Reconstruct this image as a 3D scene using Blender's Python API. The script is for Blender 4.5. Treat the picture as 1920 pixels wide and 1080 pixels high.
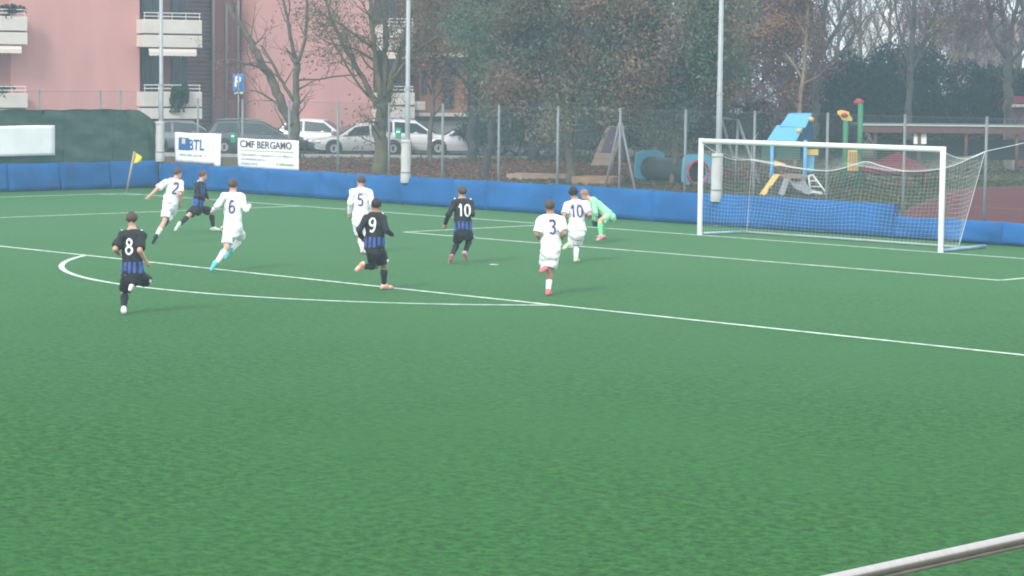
import bpy, math, random
import numpy as np
from mathutils import Matrix, Vector

for _o in list(bpy.data.objects):
    bpy.data.objects.remove(_o)
SC = bpy.context.scene
COL = SC.collection
random.seed(7)
RNG = np.random.default_rng(11)

# ------------------------------------------------------------------ camera
CAM = np.array([37.3936, -46.7341, 4.0611])
YAW, PITCH, ROLL, FPX = 0.800529, -0.0879407, 0.010438, 4520.9   # fitted to the pitch markings (1920 px wide)
_cy, _sy, _cp, _sp = math.cos(YAW), math.sin(YAW), math.cos(PITCH), math.sin(PITCH)
_f = np.array([-_sy*_cp, _cy*_cp, _sp]); _r = np.array([_cy, _sy, 0.0]); _u = np.cross(_r, _f)
FWD = _f
RIGHT = math.cos(ROLL)*_r + math.sin(ROLL)*_u
UPV = -math.sin(ROLL)*_r + math.cos(ROLL)*_u
HF = np.array([-_sy, _cy, 0.0])      # horizontal forward
HR = np.array([_cy, _sy, 0.0])       # horizontal right
cam_data = bpy.data.cameras.new('camera')
cam = bpy.data.objects.new('camera', cam_data)
COL.objects.link(cam)
cam_data.sensor_fit = 'HORIZONTAL'
cam_data.angle = 2*math.atan(960/FPX)
cam_data.clip_start = 0.1
cam_data.clip_end = 3000
cam.matrix_world = Matrix(((RIGHT[0], UPV[0], -FWD[0], CAM[0]), (RIGHT[1], UPV[1], -FWD[1], CAM[1]),
                           (RIGHT[2], UPV[2], -FWD[2], CAM[2]), (0, 0, 0, 1)))
SC.camera = cam

# ------------------------------------------------------------------ world, sun, exposure
SUN_EL, SUN_AZ = math.radians(38), math.radians(165)
world = bpy.data.worlds.new('World'); SC.world = world; world.use_nodes = True
wn = world.node_tree; wn.nodes.clear()
w_out = wn.nodes.new('ShaderNodeOutputWorld'); w_bg = wn.nodes.new('ShaderNodeBackground')
w_sky = wn.nodes.new('ShaderNodeTexSky'); w_sky.sky_type = 'NISHITA'; w_sky.sun_disc = False
w_sky.sun_elevation = SUN_EL; w_sky.sun_rotation = SUN_AZ
w_sky.air_density = 1.0; w_sky.dust_density = 4.0; w_sky.ozone_density = 1.0
w_mix = wn.nodes.new('ShaderNodeMix'); w_mix.data_type = 'RGBA'
w_mix.inputs[0].default_value = 0.86
w_mix.inputs[7].default_value = (8.6, 9.0, 9.5, 1)      # even cloud layer over the clear sky
wn.links.new(w_sky.outputs[0], w_mix.inputs[6]); wn.links.new(w_mix.outputs[2], w_bg.inputs[0])
w_bg.inputs[1].default_value = 0.105
wn.links.new(w_bg.outputs[0], w_out.inputs[0])
sun_d = bpy.data.lights.new('sun', 'SUN'); sun_d.energy = 1.2; sun_d.angle = math.radians(14); sun_d.color = (1.0, 0.96, 0.9)
sun = bpy.data.objects.new('sun', sun_d); COL.objects.link(sun)
_sd = Vector((math.sin(SUN_AZ)*math.cos(SUN_EL), math.cos(SUN_AZ)*math.cos(SUN_EL), math.sin(SUN_EL)))
sun.rotation_euler = _sd.to_track_quat('Z', 'Y').to_euler()
SC.view_settings.view_transform = 'Standard'; SC.view_settings.look = 'None'
SC.view_settings.gamma = 1.0; SC.view_settings.use_curve_mapping = False
SC.view_settings.exposure = 0.95
SC.render.engine = 'CYCLES'
SC.cycles.use_denoising = True
SC.cycles.max_bounces = 6; SC.cycles.diffuse_bounces = 3; SC.cycles.glossy_bounces = 2
SC.cycles.transmission_bounces = 4; SC.cycles.transparent_max_bounces = 8; SC.cycles.volume_bounces = 1
SC.cycles.sample_clamp_indirect = 4
SC.cycles.pixel_filter_type = 'BLACKMAN_HARRIS'; SC.cycles.filter_width = 1.9

# ------------------------------------------------------------------ helpers
def P(x, y, D):
    """photo pixel (1920x1080) at depth D metres -> world point"""
    return CAM + D*(FWD + RIGHT*((x-960)/FPX) + UPV*((540-y)/FPX))
def gz(x, y, z=0.0):
    d = P(x, y, 1.0)-CAM
    return CAM + d*((z-CAM[2])/d[2])
def plane_y(x, y, Y):
    d = P(x, y, 1.0)-CAM
    return CAM + d*((Y-CAM[1])/d[1])
def depth(p):
    return float(np.dot(np.asarray(p)-CAM, FWD))
def ground_z(q):
    """height of the park ground: level with the pitch, rising gently behind the fences"""
    t = min(max(max(q[1]-4.0, -33.0-q[0])/18.0, 0), 1)
    return 0.4*t*t*(3-2*t)
def G(x, D, lift=0.0):
    """point of the park ground in photo column x at depth D"""
    a, b = P(x, 0, D), P(x, 1000, D)
    q = a+(b-a)*0.3
    z = ground_z(q)+lift
    t = (z-a[2])/(b[2]-a[2])
    return a+(b-a)*t

TUBE_F = {}
class MB:
    def __init__(s): s.v = []; s.f = []; s.m = []; s.n = 0
    def add(s, v, f, mi=0):
        v = np.asarray(v, float).reshape(-1, 3)
        if isinstance(f, np.ndarray): f2 = (f+s.n).tolist()
        else: f2 = [[int(i)+s.n for i in q] for q in f]
        s.v.append(v); s.f += f2; s.m += [mi]*len(f2); s.n += len(v)
    def hexa(s, c, mi=0):
        s.add(c, [(0, 3, 2, 1), (4, 5, 6, 7), (0, 1, 5, 4), (1, 2, 6, 5), (2, 3, 7, 6), (3, 0, 4, 7)], mi)
    def box(s, c, sx, sy, sz, ax=(1, 0, 0), ay=None, az=(0, 0, 1), mi=0):
        ax = np.asarray(ax, float); az = np.asarray(az, float)
        ay = np.cross(az, ax) if ay is None else np.asarray(ay, float)
        c = np.asarray(c, float); hx, hy, hz = ax*sx/2, ay*sy/2, az*sz/2
        s.hexa([c-hx-hy-hz, c+hx-hy-hz, c+hx+hy-hz, c-hx+hy-hz, c-hx-hy+hz, c+hx-hy+hz, c+hx+hy+hz, c-hx+hy+hz], mi)
    def tube(s, pts, rad, n=8, cap=True, mi=0):
        pts = np.asarray(pts, float); k = len(pts)
        rad = np.full(k, rad) if np.isscalar(rad) else np.asarray(rad, float)
        t = np.gradient(pts, axis=0); t /= np.linalg.norm(t, axis=1)[:, None]+1e-12
        ref = np.array([0, 0, 1.0]) if abs(t[:, 2]).mean() < 0.9 else np.array([1.0, 0, 0])
        a = np.cross(t, ref); a /= np.linalg.norm(a, axis=1)[:, None]+1e-12; b = np.cross(t, a)
        an = np.arange(n)*2*math.pi/n
        v = pts[:, None]+rad[:, None, None]*(a[:, None]*np.cos(an)[None, :, None]+b[:, None]*np.sin(an)[None, :, None])
        f = TUBE_F.get((k, n))
        if f is None:
            i, j = np.meshgrid(np.arange(k-1), np.arange(n), indexing='ij'); j2 = (j+1) % n
            f = TUBE_F[(k, n)] = np.stack([i*n+j, (i+1)*n+j, (i+1)*n+j2, i*n+j2], -1).reshape(-1, 4)
        if cap:
            f = f.tolist()+[list(range(n)), [(k-1)*n+j for j in reversed(range(n))]]
        s.add(v.reshape(-1, 3), f, mi)
    def grid(s, pts, mi=0):
        a, b = pts.shape[:2]
        f = [(i*b+j, (i+1)*b+j, (i+1)*b+j+1, i*b+j+1) for i in range(a-1) for j in range(b-1)]
        s.add(pts.reshape(-1, 3), f, mi)
    def ball(s, c, r, n=10, m=7, mi=0):
        r = np.asarray(r, float)*np.ones(3); v = []; f = []
        for i in range(m+1):
            th = math.pi*i/m
            for j in range(n):
                ph = 2*math.pi*j/n
                v.append(np.asarray(c)+r*np.array([math.sin(th)*math.cos(ph), math.sin(th)*math.sin(ph), math.cos(th)]))
        for i in range(m):
            for j in range(n):
                f.append((i*n+j, (i+1)*n+j, (i+1)*n+(j+1) % n, i*n+(j+1) % n))
        s.add(v, f, mi)
    def mesh(s, name):
        me = bpy.data.meshes.new(name)
        V = np.concatenate(s.v) if s.v else np.zeros((0, 3))
        me.from_pydata(V.tolist(), [], s.f)
        if s.m and max(s.m) > 0: me.polygons.foreach_set('material_index', s.m)
        return me
    def build(s, name, mat, parent=None, smooth=False, bevel=0.0):
        o = bpy.data.objects.new(name, s.mesh(name)); COL.objects.link(o)
        for m in (mat if isinstance(mat, (list, tuple)) else [mat]): o.data.materials.append(m)
        if smooth: o.data.shade_smooth()
        if bevel:
            b = o.modifiers.new('bevel', 'BEVEL'); b.width = bevel; b.segments = 2; b.limit_method = 'ANGLE'
        if parent is not None: put(o, parent)
        return o
def put(o, parent):
    o.parent = parent
    o.matrix_parent_inverse = parent.matrix_basis.inverted()
def tag(o, label=None, cat=None, group=None, kind=None):
    if label: o['label'] = label
    if cat: o['category'] = cat
    if group: o['group'] = group
    if kind: o['kind'] = kind
    return o
def thing(name, label, cat, loc=(0, 0, 0), group=None):
    o = bpy.data.objects.new(name, None); COL.objects.link(o); o.empty_display_size = 0.2
    o.location = tuple(float(q) for q in loc)
    return tag(o, label, cat, group)

# ------------------------------------------------------------------ materials
def M(name, col, rough=0.7, var=0.0, scale=5.0, bump=0.0, bscale=None, metal=0.0, spec=0.5, col2=None, detail=4.0, stretch=None):
    m = bpy.data.materials.new(name); m.use_nodes = True
    nt = m.node_tree; bs = nt.nodes['Principled BSDF']
    bs.inputs['Roughness'].default_value = rough; bs.inputs['Metallic'].default_value = metal
    bs.inputs['Specular IOR Level'].default_value = spec
    bs.inputs['Base Color'].default_value = (*col, 1)
    if var > 0 or bump > 0 or col2:
        tc = nt.nodes.new('ShaderNodeTexCoord'); src = tc.outputs['Object']
        if stretch:
            mp = nt.nodes.new('ShaderNodeMapping'); mp.inputs['Scale'].default_value = stretch
            nt.links.new(src, mp.inputs[0]); src = mp.outputs[0]
        nz = nt.nodes.new('ShaderNodeTexNoise'); nz.inputs['Scale'].default_value = scale; nz.inputs['Detail'].default_value = detail
        nt.links.new(src, nz.inputs['Vector'])
        if var > 0 or col2:
            mx = nt.nodes.new('ShaderNodeMix'); mx.data_type = 'RGBA'
            c2 = col2 if col2 else tuple(c*(1+var) for c in col)
            c1 = col if col2 else tuple(c*(1-var) for c in col)
            mx.inputs[6].default_value = (*c1, 1); mx.inputs[7].default_value = (*c2, 1)
            rp = nt.nodes.new('ShaderNodeMapRange'); rp.inputs[1].default_value = 0.32; rp.inputs[2].default_value = 0.68
            nt.links.new(nz.outputs[0], rp.inputs[0]); nt.links.new(rp.outputs[0], mx.inputs[0])
            nt.links.new(mx.outputs[2], bs.inputs['Base Color'])
        if bump > 0:
            nb = nt.nodes.new('ShaderNodeTexNoise'); nb.inputs['Scale'].default_value = bscale or scale*3; nb.inputs['Detail'].default_value = 3
            nt.links.new(src, nb.inputs['Vector'])
            bp = nt.nodes.new('ShaderNodeBump'); bp.inputs['Strength'].default_value = bump; bp.inputs['Distance'].default_value = 0.02
            nt.links.new(nb.outputs[0], bp.inputs['Height']); nt.links.new(bp.outputs[0], bs.inputs['Normal'])
    return m
def M_attr(name, rough=0.8):
    """leaf material: each leaf carries its own colour and lets half of the light through"""
    m = bpy.data.materials.new(name); m.use_nodes = True; nt = m.node_tree; nt.nodes.clear()
    out = nt.nodes.new('ShaderNodeOutputMaterial'); at = nt.nodes.new('ShaderNodeAttribute'); at.attribute_name = 'leaf_colour'
    di = nt.nodes.new('ShaderNodeBsdfDiffuse'); tr = nt.nodes.new('ShaderNodeBsdfTranslucent'); mx = nt.nodes.new('ShaderNodeMixShader'); mx.inputs[0].default_value = 0.45
    nt.links.new(at.outputs['Color'], di.inputs['Color']); nt.links.new(at.outputs['Color'], tr.inputs['Color'])
    nt.links.new(di.outputs[0], mx.inputs[1]); nt.links.new(tr.outputs[0], mx.inputs[2]); nt.links.new(mx.outputs[0], out.inputs['Surface'])
    return m

def turf_material():
    m = bpy.data.materials.new('artificial_turf'); m.use_nodes = True; nt = m.node_tree; bs = nt.nodes['Principled BSDF']
    L = nt.links.new
    tc = nt.nodes.new('ShaderNodeTexCoord')
    def noise(sc, det, ro=0.6):
        n = nt.nodes.new('ShaderNodeTexNoise'); n.inputs['Scale'].default_value = sc; n.inputs['Detail'].default_value = det
        n.inputs['Roughness'].default_value = ro
        L(tc.outputs['Object'], n.inputs['Vector']); return n
    def rng(src, a, b, c=0.0, d=1.0):
        r = nt.nodes.new('ShaderNodeMapRange'); r.inputs[1].default_value = a; r.inputs[2].default_value = b
        r.inputs[3].default_value = c; r.inputs[4].default_value = d; L(src, r.inputs[0]); return r.outputs[0]
    def mix(fac, a, b):
        x = nt.nodes.new('ShaderNodeMix'); x.data_type = 'RGBA'
        if isinstance(fac, float): x.inputs[0].default_value = fac
        else: L(fac, x.inputs[0])
        for s, q in ((6, a), (7, b)):
            if isinstance(q, tuple): x.inputs[s].default_value = (*q, 1)
            else: L(q, x.inputs[s])
        return x.outputs[2]
    fine = rng(noise(8.5, 6, 0.75).outputs[0], 0.41, 0.60)
    c = mix(fine, TURF_A, TURF_B)
    mid = rng(noise(2.2, 4, 0.7).outputs[0], 0.4, 0.66)
    c = mix(rng(noise(2.6, 5, 0.75).outputs[0], 0.46, 0.66, 0.0, 0.5), c, TURF_C)
    big = rng(noise(0.14, 4, 0.6).outputs[0], 0.38, 0.66, 0.0, 0.6)
    c = mix(big, c, TURF_D)
    c = mix(rng(noise(38.0, 2).outputs[0], 0.55, 0.8, 0.0, 0.45), c, TURF_E)
    # paler round goal and penalty area: light on the distant turf painted into colour
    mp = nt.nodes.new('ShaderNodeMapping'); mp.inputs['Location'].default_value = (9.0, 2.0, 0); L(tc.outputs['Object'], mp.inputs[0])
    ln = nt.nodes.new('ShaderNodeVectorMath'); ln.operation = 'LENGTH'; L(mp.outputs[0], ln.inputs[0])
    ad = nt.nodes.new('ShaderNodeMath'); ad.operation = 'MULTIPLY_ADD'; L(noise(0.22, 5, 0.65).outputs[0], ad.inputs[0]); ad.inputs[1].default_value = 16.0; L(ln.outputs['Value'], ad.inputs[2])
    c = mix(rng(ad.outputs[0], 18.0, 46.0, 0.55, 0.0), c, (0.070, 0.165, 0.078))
    L(c, bs.inputs['Base Color'])
    bs.inputs['Roughness'].default_value = 0.85; bs.inputs['Specular IOR Level'].default_value = 0.05
    bs.inputs['Sheen Weight'].default_value = 0.11; bs.inputs['Sheen Roughness'].default_value = 0.4
    bs.inputs['Sheen Tint'].default_value = (0.40, 0.90, 0.45, 1)
    nb = noise(26.0, 4, 0.7); bp = nt.nodes.new('ShaderNodeBump'); bp.inputs['Strength'].default_value = 0.7; bp.inputs['Distance'].default_value = 0.03
    L(nb.outputs[0], bp.inputs['Height']); L(bp.outputs[0], bs.inputs['Normal'])
    return m
TURF_A = (0.003, 0.036, 0.004); TURF_B = (0.034, 0.140, 0.030); TURF_C = (0.007, 0.052, 0.006)
TURF_D = (0.026, 0.105, 0.027); TURF_E = (0.090, 0.230, 0.075)
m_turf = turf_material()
m_line = M('line_paint', (0.52, 0.64, 0.54), 0.8, var=0.30, scale=5, bump=0.3, bscale=40)
m_park = M('park_ground', (0.075, 0.085, 0.045), 0.95, col2=(0.10, 0.07, 0.05), scale=0.35, bump=0.6, bscale=6, spec=0.05)
m_asphalt = M('asphalt', (0.07, 0.07, 0.072), 0.9, spec=0.1, var=0.15, scale=1.5, bump=0.2, bscale=30)
m_court = M('red_court', (0.10, 0.032, 0.036), 0.9, spec=0.05, var=0.12, scale=0.8, bump=0.1)
m_blue = M('blue_vinyl', (0.012, 0.104, 0.30), 0.55, spec=0.12, var=0.18, scale=0.9, bump=0.15, bscale=3)
m_galv = M('galvanised_steel', (0.20, 0.22, 0.23), 0.6, var=0.12, scale=3, metal=0.2)
m_pole = M('pole_steel', (0.34, 0.37, 0.39), 0.55, var=0.08, scale=3, metal=0.2)
m_wire = M('wire', (0.16, 0.18, 0.18), 0.6, metal=0.3)
m_foam = M('grey_foam', (0.52, 0.52, 0.50), 0.75, var=0.07, scale=3, bump=0.2, bscale=8)
m_band = M('strap', (0.30, 0.30, 0.29), 0.7)
m_goal = M('goal_paint', (0.80, 0.80, 0.79), 0.35, var=0.03, scale=3)
m_net = M('net_twine', (0.72, 0.74, 0.74), 0.8)
m_gframe = M('ground_frame_paint', (0.16, 0.33, 0.55), 0.5, col2=(0.45, 0.55, 0.60), scale=1.2)
m_green_cloth = M('green_windbreak', (0.062, 0.108, 0.086), 0.9, spec=0.1, var=0.22, scale=1.6, bump=0.6, bscale=16, stretch=(1, 1, 2.5))
m_green_hem = M('green_hem', (0.035, 0.062, 0.05), 0.9)
m_ink_tie = M('black_tie', (0.02, 0.02, 0.02), 0.6)
m_white_pvc = M('white_pvc', (0.86, 0.86, 0.86), 0.45, var=0.04, scale=2, bump=0.1, bscale=4)
m_ink = M('dark_ink', (0.07, 0.07, 0.09), 0.6)
m_ink2 = M('grey_ink', (0.42, 0.44, 0.50), 0.6)
m_inkblue = M('blue_ink', (0.03, 0.12, 0.32), 0.6)
m_inkgreen = M('green_ink', (0.28, 0.42, 0.18), 0.6)
m_inktan = M('tan_ink', (0.62, 0.52, 0.42), 0.6)
m_yellow_flag = M('yellow_cloth', (0.72, 0.60, 0.06), 0.7, var=0.1, scale=6)
m_flagpole = M('flag_pole', (0.36, 0.31, 0.26), 0.6, var=0.1, scale=4)

# ================================================================== THE SETTING
# park ground: one sheet to the horizon, rising gently behind the fence
def build_ground():
    mb = MB()
    xs = [-1500, -600, -300, -160, -110, -85, -70, -60]+list(np.arange(-54, 46, 3.0))+[60, 90, 150, 300, 600, 1500]
    ys = [-1500, -600, -200, -90, -40, -20]+list(np.arange(-10, 41, 3.0))+[46, 54, 64, 80, 110, 160, 300, 600, 1500]
    mb.grid(np.array([[(x, y, ground_z((x, y))-0.03) for y in ys] for x in xs]))
    tag(mb.build('ground', m_park, smooth=True), kind='structure')
build_ground()
HW, PADY, PADX = 29.4, 3.42, -32.15
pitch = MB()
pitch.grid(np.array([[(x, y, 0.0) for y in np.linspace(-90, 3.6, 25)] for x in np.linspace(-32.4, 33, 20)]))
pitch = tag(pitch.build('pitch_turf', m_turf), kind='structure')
def line_strip(name, pts, w=0.12):
    pts = np.asarray(pts, float); t = np.gradient(pts, axis=0); t /= np.linalg.norm(t, axis=1)[:, None]
    nrm = np.stack([-t[:, 1], t[:, 0]], 1)
    a = np.c_[pts+nrm*w/2, np.full(len(pts), 0.006)]; b = np.c_[pts-nrm*w/2, np.full(len(pts), 0.006)]
    mb = MB(); mb.grid(np.stack([b, a])); return mb.build(name, m_line, pitch)
def seg(a, b, n=24): return [(a[0]+(b[0]-a[0])*i/n, a[1]+(b[1]-a[1])*i/n) for i in range(n+1)]
line_strip('goal_line', seg((-HW-.06, 0), (HW, 0)))
line_strip('touchline', seg((-HW, -0.062), (-HW, -85)))
line_strip('penalty_area_line', seg((-20.16, -16.5), (20.16, -16.5)))
line_strip('penalty_area_side', seg((-20.16, -0.062), (-20.16, -16.438)))
line_strip('penalty_area_side', seg((20.16, -0.062), (20.16, -16.438)))
line_strip('goal_area_line', seg((-9.16, -5.5), (9.16, -5.5)))
line_strip('goal_area_side', seg((-9.16, -0.062), (-9.16, -5.438)))
line_strip('goal_area_side', seg((9.16, -0.062), (9.16, -5.438)))
_a0 = math.asin((5.5+0.062)/9.15)
line_strip('penalty_arc', [(9.15*math.cos(t), -11-9.15*math.sin(t)) for t in np.linspace(math.pi-_a0, _a0, 60)])
line_strip('corner_arc', [(-HW+1.0*math.cos(t), -1.0*math.sin(t)) for t in np.linspace(math.pi/2-0.07, 0.07, 12)])
_s = MB(); _s.add([(0.11*math.cos(t), -11+0.11*math.sin(t), 0.006) for t in np.linspace(0, 2*math.pi, 20, endpoint=False)], [tuple(range(20))])
_s.build('penalty_spot', m_line, pitch)

# red court and car park
def ground_poly(name, pix, mat, lift):
    mb = MB(); v = []
    for x, D in pix:
        q = G(x, D, lift); v.append(q)
    mb.add(v, [tuple(range(len(v)))])
    o = mb.build(name, mat); me = o.data
    import bmesh
    bm = bmesh.new(); bm.from_mesh(me); bmesh.ops.recalc_face_normals(bm, faces=bm.faces)
    for fc in bm.faces:
        if fc.normal.z < 0: fc.normal_flip()
    bm.to_mesh(me); bm.free()
    return tag(o, kind='structure')
_mb = MB(); _rows = []
for y in np.linspace(4.4, 36, 20):
    x0 = np.interp(y, [4.4, 9.8, 21, 36], [0.4, -4.9, -10.6, -10.6])
    _rows.append([(x, y, ground_z((x, y))+0.005) for x in np.linspace(x0, 42, 14)])
_mb.grid(np.array(_rows)[:, ::-1])
tag(_mb.build('red_court', m_court), kind='structure')
_mb = MB()
_pts = np.array([[G(x, D, 0.02) for D in (106.5, 109, 111, 113, 118)] for x in np.linspace(-200, 1010, 12)])
_mb.grid(_pts[::-1]); tag(_mb.build('car_park', m_asphalt), kind='structure')
_mb = MB()
for i in range(11):
    a, b = G(-200+110*i, 106.3), G(-92+110*i, 106.3)
    d = (b-a)/np.linalg.norm(b-a)
    _mb.box((a+b)/2+np.array([0, 0, 0.04]), np.linalg.norm(b-a)-0.02, 0.15, 0.16, ax=d)
tag(_mb.build('kerb', M('kerb_concrete', (0.34, 0.34, 0.32), 0.9, var=0.1)), kind='structure')

# ================================================================== FENCES, PADDING, POLES
FY = 3.70; FH = 3.15
post_x = [-32.75+2.515*i for i in range(0, 16)]     # 2.5 m bays measured in the photograph
post_x = [-32.75, -30.3]+[-27.79+2.512*i for i in range(14)]
def chain_panel(parent, a, b, z0, z1):
    """chain link as crossed straight wires, 6 cm diamonds"""
    a = np.array(a, float); b = np.array(b, float); L = np.linalg.norm(b-a); d = (b-a)/L; H = z1-z0
    mb = MB(); nrm = np.cross(d, (0, 0, 1)); r = 0.0016
    for s in (1, -1):
        for k in np.arange(-H, L, 0.085):
            x0, x1 = (k, k+H)
            za, zb = (z0, z1) if s > 0 else (z1, z0)
            c0, c1 = max(x0, 0), min(x1, L)
            if c1-c0 < 0.02: continue
            p0 = a+d*c0; p0 = np.array([p0[0], p0[1], za+(zb-za)*(c0-x0)/H])
            p1 = a+d*c1; p1 = np.array([p1[0], p1[1], za+(zb-za)*(c1-x0)/H])
            mb.tube([p0, p1], r, 3, cap=False)
    o = mb.build('mesh_panel', m_wire, parent); o['kind'] = 'stuff'
    return o
def fence_post(parent, x, y, h, r=0.038):
    mb = MB(); mb.tube([(x, y, -0.1), (x, y, h)], r, 10)
    mb.ball((x, y, h), (r*1.1, r*1.1, r*0.6), 8, 4)
    return mb.build('post', m_galv, parent, smooth=True)
fence = thing('chain_link_fence', 'tall grey chain link fence on steel posts behind the goal line', 'fence', (post_x[1], FY, 0))
for x in post_x[1:]: fence_post(fence, x, FY, FH)
for i in range(1, len(post_x)-1):
    chain_panel(fence, (post_x[i]+.03, FY-.03, 0), (post_x[i+1]-.03, FY-.03, 0), 0.3, FH-.04)
for z in (0.9, 1.9, FH-.03):
    mb = MB(); mb.tube([(post_x[1], FY-.045, z), (post_x[-1], FY-.045, z)], 0.004, 4); mb.build('tension_wire', m_wire, fence)
for x in (post_x[9],):
    for s in (-1, 1):
        mb = MB(); mb.tube([(x+s*0.04, FY, 2.72), (x+s*0.84, FY+.03, 0.0)], 0.032, 8); mb.build('brace', m_galv, fence, smooth=True)
side_fence = thing('chain_link_fence', 'chain link fence along the far touchline carrying the green cloth', 'fence', (-32.55, 3.7, 0))
side_y = [3.70, 2.05, 1.21, -1.27, -3.8, -6.3]
for y in side_y: fence_post(side_fence, -32.55, y, 3.4)
for i in range(len(side_y)-1):
    chain_panel(side_fence, (-32.52, side_y[i+1]+.03, 0), (-32.52, side_y[i]-.03, 0), 0.3, 3.36)
for z in (1.6, 3.36):
    mb = MB(); mb.tube([(-32.5, 3.7, z), (-32.5, -6.3, z)], 0.005, 4); mb.build('tension_wire', m_wire, side_fence)

def pad(parent, a, b, nrm, h, seed):
    """one stuffed vinyl pad between ground points a and b"""
    a = np.array(a, float); b = np.array(b, float); nrm = np.array(nrm, float); rs = np.random.default_rng(seed)
    nu, nv = 22, 12; L = np.linalg.norm(b-a)
    pts = np.zeros((nu, nv, 3)); back = np.zeros((nu, nv, 3)); ph = rs.uniform(0, 6, 6); tl = rs.uniform(-0.012, 0.012, 2); sg = rs.uniform(0.25, 0.75); sag = rs.uniform(0.3, 1.0)
    wr = rs.uniform(0.2, 1.0, 3)
    for i in range(nu):
        u = i/(nu-1)
        for j in range(nv):
            v = j/(nv-1)
            edge = (max(0.0, 1-(2*u-1)**14)*max(0.0, 1-(2*v-1)**8))**0.5
            bulge = 0.040*edge+0.10*(1-v)*(0.5+0.5*edge)
            wrk = 0.030*math.sin(5*u+ph[0]+2*v)*math.sin(4*v+ph[1])*wr[0]+0.020*math.sin(17*(u-sg)*(1.3-v)+ph[2])*wr[1]*v+0.006*math.sin(31*u+9*v+ph[3])*wr[2]
            hh = h+tl[0]+(tl[1]-tl[0])*u-0.012*math.sin(math.pi*u)
            base = a+(b-a)*u
            q = base+nrm*(0.03+bulge+wrk*edge-0.11*v**3*math.sin(math.pi*u)**0.7*sag); q[2] = 0.02+v*hh
            pts[i, j] = q
            q2 = base-nrm*0.14; back[i, j] = (q2[0], q2[1], 0.02+v*hh)
    mb = MB(); mb.grid(pts); mb.grid(back[::-1])
    f = []; N = nu*nv
    def rim(ids):
        va = np.array([pts[i, j] for i, j in ids]); vb = np.array([back[i, j] for i, j in ids])
        mb.grid(np.stack([va, vb]))
    rim([(i, nv-1) for i in range(nu)]); rim([(0, j) for j in range(nv)]); rim([(nu-1, j) for j in reversed(range(nv))])
    return mb.build('pad', m_blue, parent, smooth=True)
barrier = thing('padding_barrier', 'row of high blue vinyl pads along the fence behind the goal', 'padding', (-20, PADY, 0))
_edges = list(np.arange(-32.1, -0.2, 2.13)); _edges[-1] = -0.20
_edges = [e+(0.35*math.sin(3.7*k) if 0 < k < len(_edges)-1 else 0) for k, e in enumerate(_edges)]
for i in range(len(_edges)-1):
    pad(barrier, (_edges[i]+.002, PADY, 0), (_edges[i+1]-.002, PADY, 0), (0, -1, 0), 0.86, i)
low_barrier = thing('padding_barrier', 'lower blue vinyl pads to the right of the step, behind the near goalpost', 'padding', (4, PADY, 0))
_e2 = [-0.19, 1.4, 3.1, 4.8, 6.6]
for i in range(len(_e2)-1):
    pad(low_barrier, (_e2[i]+.002, PADY, 0), (_e2[i+1]-.002, PADY, 0), (0, -1, 0), 0.55, 50+i)
side_barrier = thing('padding_barrier', 'blue vinyl pads below the green cloth behind the corner flag', 'padding', (PADX, 0, 0))
_e3 = list(np.arange(3.35, -9, -2.05))
for i in range(len(_e3)-1):
    pad(side_barrier, (PADX, _e3[i+1]+.008, 0), (PADX, _e3[i]-.008, 0), (1, 0, 0), 0.93, 80+i)

def light_pole(px, y0, y1, top, label):
    q = plane_y(px, (y0+y1)/2, 3.36); z1 = plane_y(px, y0, 3.36)[2]; z0 = plane_y(px, y1, 3.36)[2]
    t = thing('light_pole', label, 'pole', (q[0], 3.42, 0), 'floodlight poles along the fence')
    x, y = q[0], 3.42
    mb = MB(); mb.tube([(x, y, -.1), (x, y, 3.6), (x, y, 3.62), (x, y, top)], [0.085, 0.08, 0.072, 0.055], 14); mb.build('shaft', m_pole, t, smooth=True)
    mb = MB(); mb.tube([(x, y, 3.58), (x, y, 3.66)], 0.092, 14); mb.build('collar', m_pole, t)
    zs = np.linspace(z0, z1, 9); rs = 0.155+0.006*np.sin(np.arange(9)*1.7)
    mb = MB(); mb.tube([(x+0.012*(k-4)/4, y-0.06, z) for k, z in enumerate(zs)], rs, 18); mb.build('foam_wrap', m_foam, t, smooth=True, bevel=0.01)
    for z in (z0+.25*(z1-z0), z1-.08):
        mb = MB(); mb.tube([(x, y-0.06, z-.02), (x, y-0.06, z+.02)], 0.166, 18); mb.build('strap', m_band, t, smooth=True)
    return t
light_pole(300, 228, 303, 9.0, 'thin steel light pole in the fence corner beside the green cloth')
light_pole(761, 262, 343, 9.0, 'steel light pole with grey foam wrap, standing left of centre before the white suv')
light_pole(1344, 288, 378, 9.0, 'steel light pole with grey foam wrap seen through the goal net')

# green windbreak cloth on the side fence
mb = MB(); nu, nv = 130, 40; pts = np.zeros((nu, nv, 3))
for i in range(nu):
    u = i/(nu-1); y = -8.0+u*11.35
    top = 2.73+0.012*math.sin(y*1.9)+0.012*math.sin(y*5.3+1)-(0.0 if y < 2.55 else 0.55*((y-2.55)/0.8)**2)
    for j in range(nv):
        v = j/(nv-1); z = 0.72+(top-0.72)*v
        fold = 0.018*math.sin(y*2.1+1.3*v)*math.sin(2*v+y)+0.022*math.sin(y*6.3+5*v)*v+0.018*math.sin(11*v+2.2*y)+0.016*math.sin(13*v-3.1*y+1)*(1-v*.5)
        drape = 0.0 if y < 2.0 else (y-2.0)*0.16*(0.6+0.5*math.sin(5*v+8*(y-2)))
        yy = y+(0.15*math.sin(3*v) if y > 2.6 else 0)
        fold += 0.005*math.sin(23*v+2.1*y+2*math.sin(1.3*y+4*v))+0.010*math.sin(19*y+7*v*math.sin(0.7*y))*(0.4+0.6*math.sin(1.3*y+v)**2)
        pts[i, j] = (-32.36+fold+drape*0.5, yy, z)
mb.grid(pts)
cloth = mb.build('windbreak_cloth', m_green_cloth, smooth=True)
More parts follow.
